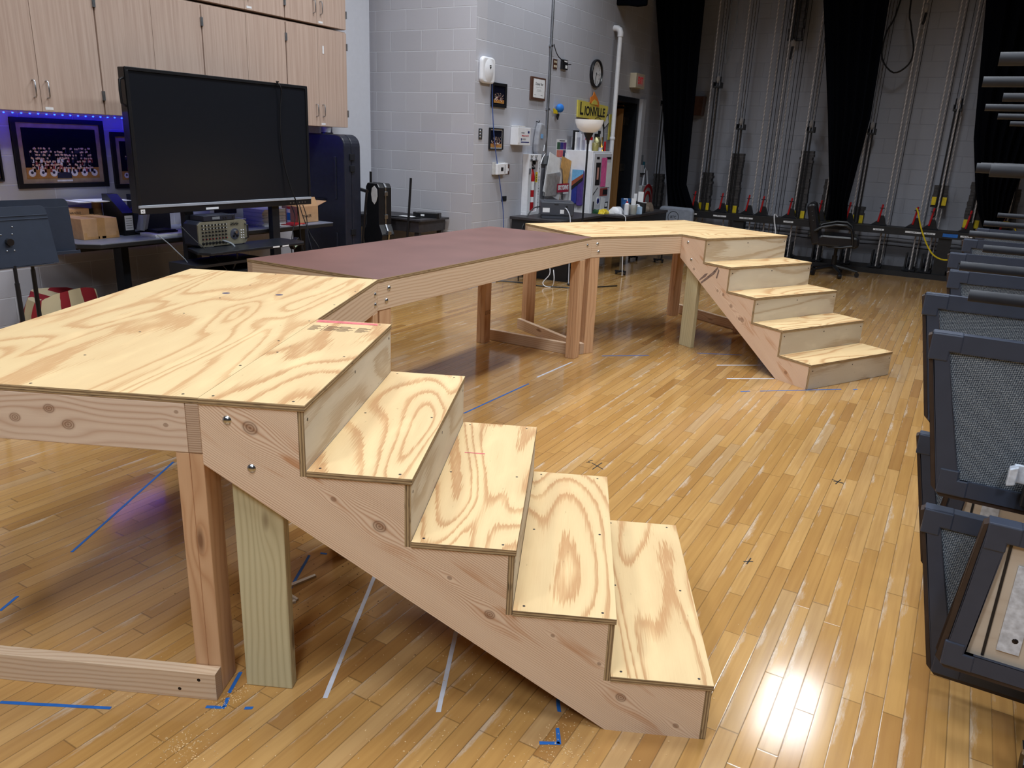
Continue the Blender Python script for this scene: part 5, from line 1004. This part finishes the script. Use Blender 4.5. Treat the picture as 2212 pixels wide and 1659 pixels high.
# black curtains
M['velour'] = NT('black_velour').set(col=C(6, 8, 15), rough=1.0, spec=.05)
def curtain(label, secs, y, dep, folds, seed):
    """secs: (z, x_left, x_right) from bottom to top"""
    rnd = random.Random(seed); n = folds * 8; b = MB(); rings = []
    P = []
    for i in range(len(secs) - 1):
        (z0, a0, c0), (z1, a1, c1) = secs[i], secs[i + 1]
        for k in range(5): u = k / 5; P.append((z0 + (z1 - z0) * u, a0 + (a1 - a0) * u, c0 + (c1 - c0) * u))
    P.append(secs[-1])
    for z, a, c in P:
        front = [(a + (c - a) * j / n, y - dep * (.5 + .32 * math.sin(2 * PI * folds * j / n) + .12 * math.sin(5.1 * j / n + seed + z)) * min(1, 6 * j / n, 6 * (n - j) / n) - .01, z) for j in range(n + 1)]
        back = [(a + (c - a) * j / 6, y + .02 + dep * .4 * math.sin(PI * j / 6), z) for j in range(6, -1, -1)]
        rings.append(front + back)
    m_ = len(rings[0])
    for i in range(len(rings) - 1):
        for j in range(m_):
            q = (j + 1) % m_; b.face([rings[i][j], rings[i][q], rings[i + 1][q], rings[i + 1][j]], [(j * .05, rings[i][j][2]), (q * .05, rings[i][j][2]), (q * .05, rings[i + 1][j][2]), (j * .05, rings[i + 1][j][2])])
    b.face(rings[0][::-1], [(0, 0)] * m_); b.face(rings[-1], [(0, 0)] * m_)
    return tag(b.build('stage_curtain', 'velour', smooth=True), label, 'curtain', 'black stage curtains')
curtain('leftmost black stage curtain, flaring at its foot beside the side door', [(.69, -4.04, -3.63), (1.05, -4.10, -3.79), (2.36, -4.31, -3.80), (3.62, -4.54, -3.81), (CH - .02, -4.6, -3.8)], 11.8, .16, 5, 1)
curtain('middle black stage curtain hanging behind the office chair', [(.70, -1.70, -1.44), (.94, -1.705, -1.465), (2.09, -1.905, -1.364), (3.51, -2.184, -1.381), (CH - .02, -2.4, -1.36)], 11.8, .16, 5, 2)
curtain('rightmost black stage curtain behind the riser rails', [(.72, .22, .36), (.96, .107, .44), (1.25, .02, .46), (1.85, -.115, .56), (3.45, -.294, .9), (CH - .02, -.3, 1.0)], 11.8, .18, 7, 3)
MB_ = MB(); o = tag(MB().prism([(-.24, 0), (-.2, -.04), (.02, -.05), (.14, -.07), (.28, -.06), (.26, .6), (-.26, .6)], -.04, .04, 'xz').build('drape_scrap', 'velour', bevel=.02), 'bunched black drape high on the side wall above the clock', 'curtain'); o.location = (-4.46, 10.55, 3.42)

# office chair
t = thing('office_chair', 'black office armchair on casters in front of the middle curtain', 'chair', (-1.46, 11.37, 0), .12)
M['leather'] = plain('black_leather', C(20, 22, 28), .32, var=.05)
for k in range(5):
    a = k * 2 * PI / 5 - 1.25; c, s = math.cos(a), math.sin(a)
    MB().tube([(0, 0, .13), (.16 * c, .16 * s, .105), (.31 * c, .31 * s, .075)], .022, 8, rads=[.028, .022, .014]).build('base_arm', 'blackp', t, smooth=True)
    b = MB(); b.T = Matrix.Translation((.31 * c, .31 * s, 0)) @ Matrix.Rotation(a, 4, 'Z'); b.lathe([(0, -.022), (.030, -.022), (.032, 0), (.030, .022), (0, .022)], 0, 0, .033, 14, 0, 'y'); b.box(-.008, .008, -.026, .026, .045, .075); b.build('caster', 'blackp', t, smooth=True)
MB().tube([(0, 0, .10), (0, 0, .27)], .035, 12).tube([(0, 0, .27), (0, 0, .40)], .022, 12).build('gas_lift', 'blackp', t, smooth=True)
MB().box(-.13, .10, -.12, .12, .385, .415).build('mechanism', 'blackm', t, bevel=.004)
MB().prism(rr(-.25, .27, .405, .56, .065, 5, .05), -.25, .25, 'xz').build('seat', 'leather', t, bevel=.03)
b = MB(); b.T = Matrix.Translation((-.22, 0, .45)) @ Matrix.Rotation(-.26, 4, 'Y'); b.prism(rr(-.10, .02, -.02, .53, .05, 5, .03), -.245, .245, 'xz'); b.build('backrest', 'leather', t, bevel=.035)
b = MB(); b.T = Matrix.Translation((-.28, 0, .44)) @ Matrix.Rotation(-.26, 4, 'Y')
for z in (.30, .36, .42): b.tube([(-.015, -.18, z), (.0, -.215, z), (.02, -.2475, z)], .004, 6)
b.build('stitching', 'grey', t)
for s in (-1, 1): MB().tube([(-.30, s * .27, .60), (-.22, s * .285, .655), (-.05, s * .295, .70), (.08, s * .295, .70), (.15, s * .29, .655), (.18, s * .285, .56), (.20, s * .27, .44), (.05, s * .24, .405), (-.1, s * .2, .405)], .019, 8).build('armrest', 'blackp', t, smooth=True)

# ---------------------------------------------------------------- row of folded choir risers at the right
def carpet():
    t = NT('grey_carpet_weave'); x, y, z = t.sep(t.obj())
    a = t.math('SINE', t.math('MULTIPLY', t.math('ADD', x, z), 520.0)); c = t.math('SINE', t.math('MULTIPLY', t.math('SUBTRACT', x, z), 700.0)); n = t.noise(t.obj(), 240.0, 2)
    f = t.math('ADD', t.math('MULTIPLY', t.math('MULTIPLY', a, c), .35), n)
    t.set(col=t.ramp(f, [(.3, C(58, 66, 78)), (.62, C(122, 132, 144)), (.9, C(170, 178, 186))]), rough=.95, spec=.1); t.bump(f, .002, .6); return t.m
M['carpet'] = carpet(); M['alu'] = plain('black_anodised', C(58, 66, 84), .45, .1, var=.03); M['bumper'] = plain('brown_edge_bumper', C(58, 44, 38), .5); M['birch'] = lumber('birch_underside', C(208, 196, 180), C(194, 178, 160), C(170, 150, 130), 25.0, 0.0)
M['zincb'] = plain('galvanised_plate', C(206, 216, 232), .4, .15, var=.12, scale=60.0); M['foam'] = plain('black_foam', C(34, 38, 48), .6)
def deck(par, y, pts, carpet_out=True):
    """one vertical folded deck: outline pts (x,z) bottom-left, top-left, top-right, bottom-right, face toward the viewer"""
    (bx, bz), (tx, tz), (rx, rz_), (qx, qz) = pts; w_ = .048
    outer = [(bx, bz), (qx, qz), (rx, rz_), (tx, tz)]
    inn = [(bx + w_, bz + w_), (qx, qz + w_), (rx, rz_ - w_), (tx + w_, tz - w_)]
    d = MB(); d.prism([outer[0], outer[1], inn[1], inn[0]], y - .004, y + .045, 'xz'); d.prism([inn[3], inn[2], outer[2], outer[3]], y - .004, y + .045, 'xz'); d.prism([outer[0], inn[0], inn[3], outer[3]], y - .004, y + .045, 'xz')
    fr = d.build('deck_frame', 'alu', par, bevel=.003)
    for (cx, cz), (ix, iz), sx, sz in (((bx, bz), inn[0], 1, 1), ((tx, tz), inn[3], 1, -1)): 
        b = MB(); b.prism([(cx - .002, cz - .002 * sz), (cx + .075, cz - .002 * sz), (cx + .075, iz), (ix, iz), (ix, cz + .075 * sz), (cx - .002, cz + .075 * sz)][::sz], y - .007, y + .046, 'xz'); b.build('corner_cap', 'alu', par, bevel=.004)
    MB().prism([(bx - .012, bz + .01), (bx - .001, bz), (tx - .001, tz - .004), (tx - .012, tz - .01)], y + .002, y + .04, 'xz').prism([(bx - .012, bz + .01), (bx + .01, bz - .014), (qx, qz - .014), (qx, qz - .001), (bx, bz - .001)], y + .002, y + .04, 'xz').build('bumper', 'bumper', par, bevel=.003)
    if carpet_out: MB().prism(inn, y + .004, y + .014, 'xz').build('carpet_panel', 'carpet', par); MB().prism(inn, y + .015, y + .03, 'xz').build('deck_board', 'birch', par)
    else: MB().prism(inn, y + .012, y + .024, 'xz').build('deck_board', 'birch', par)
    return fr
def riser(label, x, y, full, dx=0.0):
    t = thing('choir_riser', label, 'riser', (x, y, 0), 0, 'folded choir risers')
    deck(t, 0, [(.07, .665), (-.02, 1.124), (1.75, 1.124), (1.65, .665)])
    deck(t, 0.0, [(.165, .085), (.055, .605), (1.7, .605), (1.6, .085)])
    d2 = deck(t, -.20, [(.168, .245), (.200, .69), (1.7, .69), (1.7, .245)], False)
    MB().box(.255, .262, -.192, -.19, .30, .64).build('groove_rail', 'blackm', t)
    for i, x0 in enumerate((.285,)):
        b = MB(); b.prism([(x0, .33), (x0 + .052, .33), (x0 + .052, .585), (x0, .585)], -.194, -.190, 'xz')
        for z in (.37, .54): b.lathe([(0, .006), (.007, .004), (.008, .003)], x0 + .036, -.191, z, 8, 1, 'y')
        b.build('metal_strip', ['zincb', 'screw'], t)
    if full:
        MB().prism([(.235, .757), (.50, .757), (.50, .81), (.235, .81)], -.052, -.044, 'xz').prism([(.225, .75), (.245, .757), (.245, .81), (.225, .80)], -.075, -.044, 'xz').build('metal_bracket', 'zincb', t, bevel=.003)
        MB().box(.27, .60, -.045, -.008, .69, .75).build('latch_tube', 'black', t, bevel=.004)
    for z, x0 in ((1.22, .045), (1.56, .03), (1.84, -.005)):
        MB().tube([(x0 + dx, .12, z), (1.7, .12, z)], .017, 14).build('padded_rail', 'foam', t, smooth=True)
    for xx in (.75, 1.6): MB().box(xx, xx + .035, .10, .135, .08, 1.86).build('rail_post', 'blackm', t)
    MB().box(.50, 1.7, -.03, -.005, .62, .66).build('hinge_rail', 'blackm', t)
    for xx in (.42, 1.5):
        MB().tube([(xx, -.22, .07), (xx + .02, .02, .10), (xx, .20, .07)], .016, 8).build('foot_bar', 'blackm', t, smooth=True)
        for yy in (-.22, .20): MB().lathe([(0, -.018), (.036, -.018), (.036, .018), (0, .018)], xx, yy, .036, 14, 0, 'x').build('caster', 'blackp', t); MB().box(xx - .025, xx + .025, yy - .02, yy + .02, .074, .09).build('caster_plate', 'steel', t)
        MB().box(xx, xx + .03, -.02, .01, .1, .64).build('leg', 'blackm', t)
    return t
rl = ['folded black choir riser nearest the viewer, cut by the right photo edge', 'second folded choir riser from the viewer, behind the nearest', 'third folded choir riser from the viewer', 'fourth folded choir riser from the viewer', 'fifth folded choir riser from the viewer, second farthest', 'farthest folded choir riser, in front of the right curtain']
for i, (x, y) in enumerate(((0, 2.4), (-.055, 3.1), (.0, 3.85), (-.02, 4.6), (.03, 5.5), (.10, 6.5))): riser(rl[i], x, y, i == 0, .02 * (i % 3))
# bottom foot near the frame corner
t = thing('chair_foot', 'black swivel base with a grey disc on the floor below the nearest riser', 'base', (.52, 2.12, 0), 0)
MB().lathe([(0, 0), (.10, 0), (.10, .006), (0, .008)], seg=24).build('plate', 'grey', t); MB().tube([(-.02, 0, .008), (-.04, .02, .12), (-.02, .03, .26)], .014, 8).build('stem', 'blackp', t, smooth=True); MB().lathe([(0, -.02), (.045, -.02), (.045, .02), (0, .02)], .03, -.10, .046, 16, 0, 'x').build('caster', 'blackp', t)

# ---------------------------------------------------------------- tape, marks, scraps and sawdust on the floor
def strip(name, label, cat, x0, y0, x1, y1, w_, mat, z=.0006, par=None, group=None):
    d = math.hypot(x1 - x0, y1 - y0); a = math.atan2(y1 - y0, x1 - x0); n = max(2, int(d / .05)); b = MB(); r = random.Random(int(d * 1e4))
    P = [(d * i / n, -w_ / 2 + r.uniform(-.0006, .0006)) for i in range(n + 1)]; Q = [(d * i / n + (r.uniform(-.003, .003) if i in (0, n) else 0), w_ / 2 + r.uniform(-.0006, .0006)) for i in range(n, -1, -1)]
    b.prism(P + Q, 0, z, 'xy'); o = b.build(name, mat); o.location = (x0, y0, .0004); o.rotation_euler = (0, 0, a)
    if par: o.parent = par
    return tag(o, label, cat, group) if label else o
BL = [(-3.156, 2.215, -2.736, 1.447, 'long blue tape line on the floor under the near platform'), (-2.564, 1.095, -2.604, 1.175, 'short blue tape line at the left photo edge above the floor brace'), (-2.115, .862, -1.836, 1.015, 'blue tape line on the floor in front of the near platform brace'), (-1.62, 1.163, -1.572, 1.19, 'small blue tape piece pointing left of the green post foot'), (-1.576, 1.19, -1.598, 1.223, 'short blue tape tab beside the near leg foot'), (-1.611, 1.238, -1.656, 1.32, 'blue tape line between the near leg and the green post'), (-1.525, 1.218, -1.506, 1.231, 'tiny blue tape scrap right of the green post foot'), (-.748, 1.562, -.699, 1.592, 'blue tape foot of the corner mark below the near stairs'), (-.70, 1.588, -.732, 1.64, 'blue tape upright of the corner mark below the near stairs'), (-.786, 1.747, -.758, 1.702, 'short blue tape line disappearing under the near stringer'), (-2.402, 3.664, -2.378, 4.428, 'long blue tape line on the open floor beside the brown platform'), (-1.848, 1.695, -1.977, 1.938, 'blue tape line behind the green post under the stairs'), (-2.272, 5.419, -1.976, 5.675, 'thin blue tape line from the middle leg toward the far post'), (-1.685, 5.999, -1.372, 6.181, 'blue tape line under the far stairs'), (-1.122, 5.179, -1.071, 5.23, 'short blue tape dash left of the far stair foot'), (-1.012, 5.276, -.543, 5.69, 'long blue tape line along the foot of the far stairs'), (-.468, 5.734, -.445, 5.766, 'tiny blue tape dash right of the far stair foot'), (-1.953, 1.976, -1.928, 1.984, 'crumpled blue tape scrap under the near stairs')]
for a in BL: strip('tape_strip', a[4], 'tape', *a[:4], .011, 'blue_tape', group='blue tape marks')
for a in [(-1.363, 1.374, -1.673, 1.97, 'white tape line under the near stairs, closer to the green post'), (-1.052, 1.509, -1.223, 1.851, 'white tape line under the middle of the near stairs'), (-2.405, 4.597, -2.381, 5.113, 'white tape line ending at the middle legs'), (-1.451, 5.742, -1.149, 5.983, 'upper white tape line under the far stairs'), (-1.287, 5.43, -1.0, 5.654, 'lower white tape line under the far stairs')]: strip('tape_strip', a[4], 'tape', *a[:4], .014, 'white_tape', group='white tape marks')
fl = D.objects['floor']
for a in [(-1.449, 3.434, -1.365, 3.392), (-1.405, 3.465, -1.41, 3.36), (-.336, 3.948, -.289, 3.961), (-.321, 3.918, -.307, 3.996), (-.345, 3.97, -.285, 3.945), (-.52, 2.879, -.487, 2.902), (-.504, 2.865, -.501, 2.923), (-1.47, 3.44, -1.46, 3.47), (-1.475, 3.425, -1.455, 3.43)]: strip('marker_stroke', None, None, *a, .005, 'ink', par=fl)
for i, (x0, y0, x1, y1, w_) in enumerate(((-1.88, 1.727, -1.85, 1.84, .018), (-1.87, 1.70, -1.79, 1.69, .012), (-1.815, 1.64, -1.79, 1.68, .02))):
    a = math.atan2(y1 - y0, x1 - x0); d = math.hypot(x1 - x0, y1 - y0); b = MB(); b.prism([(0, -w_ / 2), (d, -w_ / 3), (d, w_ / 3), (0, w_ / 2)], 0, .008, 'xy'); o = b.build('wood_scrap', 'plyr'); o.location = (x0, y0, .0005); o.rotation_euler = (0, 0, a); tag(o, ['longest of the pale wood splinters behind the green post', 'thin pale wood splinter crossing the blue tape behind the green post', 'small stubby wood scrap nearest the green post'][i], 'wood scrap', 'wood scraps')
rn = random.Random(11); b = MB()
def chips(cx, cy, sx, sy, n):
    for _ in range(n):
        x, y = rn.gauss(cx, sx), rn.gauss(cy, sy); s = rn.uniform(.0010, .0026); a = rn.uniform(0, 3); h = rn.uniform(.001, .003)
        b.T = Matrix.Translation((x, y, .0003)) @ Matrix.Rotation(a, 4, 'Z') @ Matrix.Rotation(rn.uniform(-.2, .2), 4, 'X'); b.prism([(-s, -s * .5), (s, -s * .4), (s * .7, s * .5), (-s * .8, s * .6)], 0, h * .5, 'xy')
for q in ((-1.54, 1.03, .04, .035, 170), (-1.58, 1.23, .02, .05, 110), (-1.86, 1.10, .12, .07, 70), (-.69, 1.57, .05, .09, 170), (-.75, 1.45, .3, .2, 160), (-1.82, 6.02, .14, .12, 300), (-1.7, 6.25, .25, .15, 160), (-1.2, 1.7, .4, .35, 260), (-1.0, 1.35, .35, .25, 120), (-1.3, 5.8, .3, .3, 120), (-.7, 4.0, .7, .9, 60)): chips(*q)
b.T = None; tag(b.build('sawdust', plain('sawdust', C(222, 190, 140), .8)), 'scattered pale sawdust and chips on the floor around the stair feet', 'sawdust', kind='stuff')
b = MB()
for _ in range(70):
    x, y = rn.gauss(-1.75, .25), rn.gauss(1.75, .2); s = rn.uniform(.0015, .003); b.T = Matrix.Translation((x, y, .0003)) @ Matrix.Rotation(rn.uniform(0, 3), 4, 'Z'); b.prism([(-s, -s * .5), (s, -s * .4), (s * .5, s * .6)], 0, .0012, 'xy')
b.T = None; tag(b.build('wood_debris', 'walnut'), 'scattered dark brown wood crumbs on the floor under the near stairs', 'debris', kind='stuff')
# stencil marks, pencil and crayon on the lumber
def mark(par, name, x0, x1, y0, y1, z, mat): MB().box(x0, x1, y0, y1, z, z + .0004).build(name, mat, par)
M['pink_paint'] = plain('pink_crayon', C(214, 110, 112), .7, var=.15, scale=40.0)
td = [o for o in st1.children if o.name.startswith('tread')]
MB().prism([(.01, .89), (.24, .892), (.235, .918), (.01, .926)], HT + .0002, HT + .0008, 'xy').build('crayon_stripe', 'pink_paint', st1)
M['stamp'] = plain('faded_stamp', C(110, 84, 62), .7)
b = MB()
for cx, w_ in ((.035, .03), (.095, .035), (.145, .035), (.205, .03)):
    for k in range(7): b.box(cx - w_ * .6, cx + w_ * (.3 + .3 * ((k * 7) % 3)), .775 + .0105 * k, .779 + .0105 * k, HT + .0002, HT + .0006)
b.box(.066, .068, .765, .855, HT + .0002, HT + .0006); b.box(.12, .1215, .775, .85, HT + .0002, HT + .0006); b.build('grade_stamp', 'stamp', st1)
MB().box(TD * 2 + .05, TD * 2 + .12, .63, .637, 3 * RI + .0002, 3 * RI + .0007).build('crayon_stripe', 'pink_paint', st1)
for (u, v) in ((-.52, 1.30), (-.30, 1.33)): MB().lathe([(0, .0006), (.016, .0004), (.016, 0)], u, v, HT, 16).build('knot_plug', plain('grey_blue_knot', C(92, 86, 110), .6), p1)
text('010', .05, 'stamp', p2, (-.789, 2.272 + .0385, .25), rot=(PI / 2, 0, PI / 2), name='stencil_number')

M['stain'] = plain('dark_water_stain', C(132, 110, 100), .7, var=.3, scale=60.0)
for q in ([(.262, .566), (.272, .556), (.40, .655), (.432, .705), (.42, .712), (.385, .672)], [(.243, .585), (.25, .577), (.31, .62), (.33, .65), (.30, .64)], [(.42, .63), (.433, .622), (.447, .69), (.436, .70)]): MB().prism(q, -.0008, -.0002, 'xz').build('dark_stain', 'stain', st2)
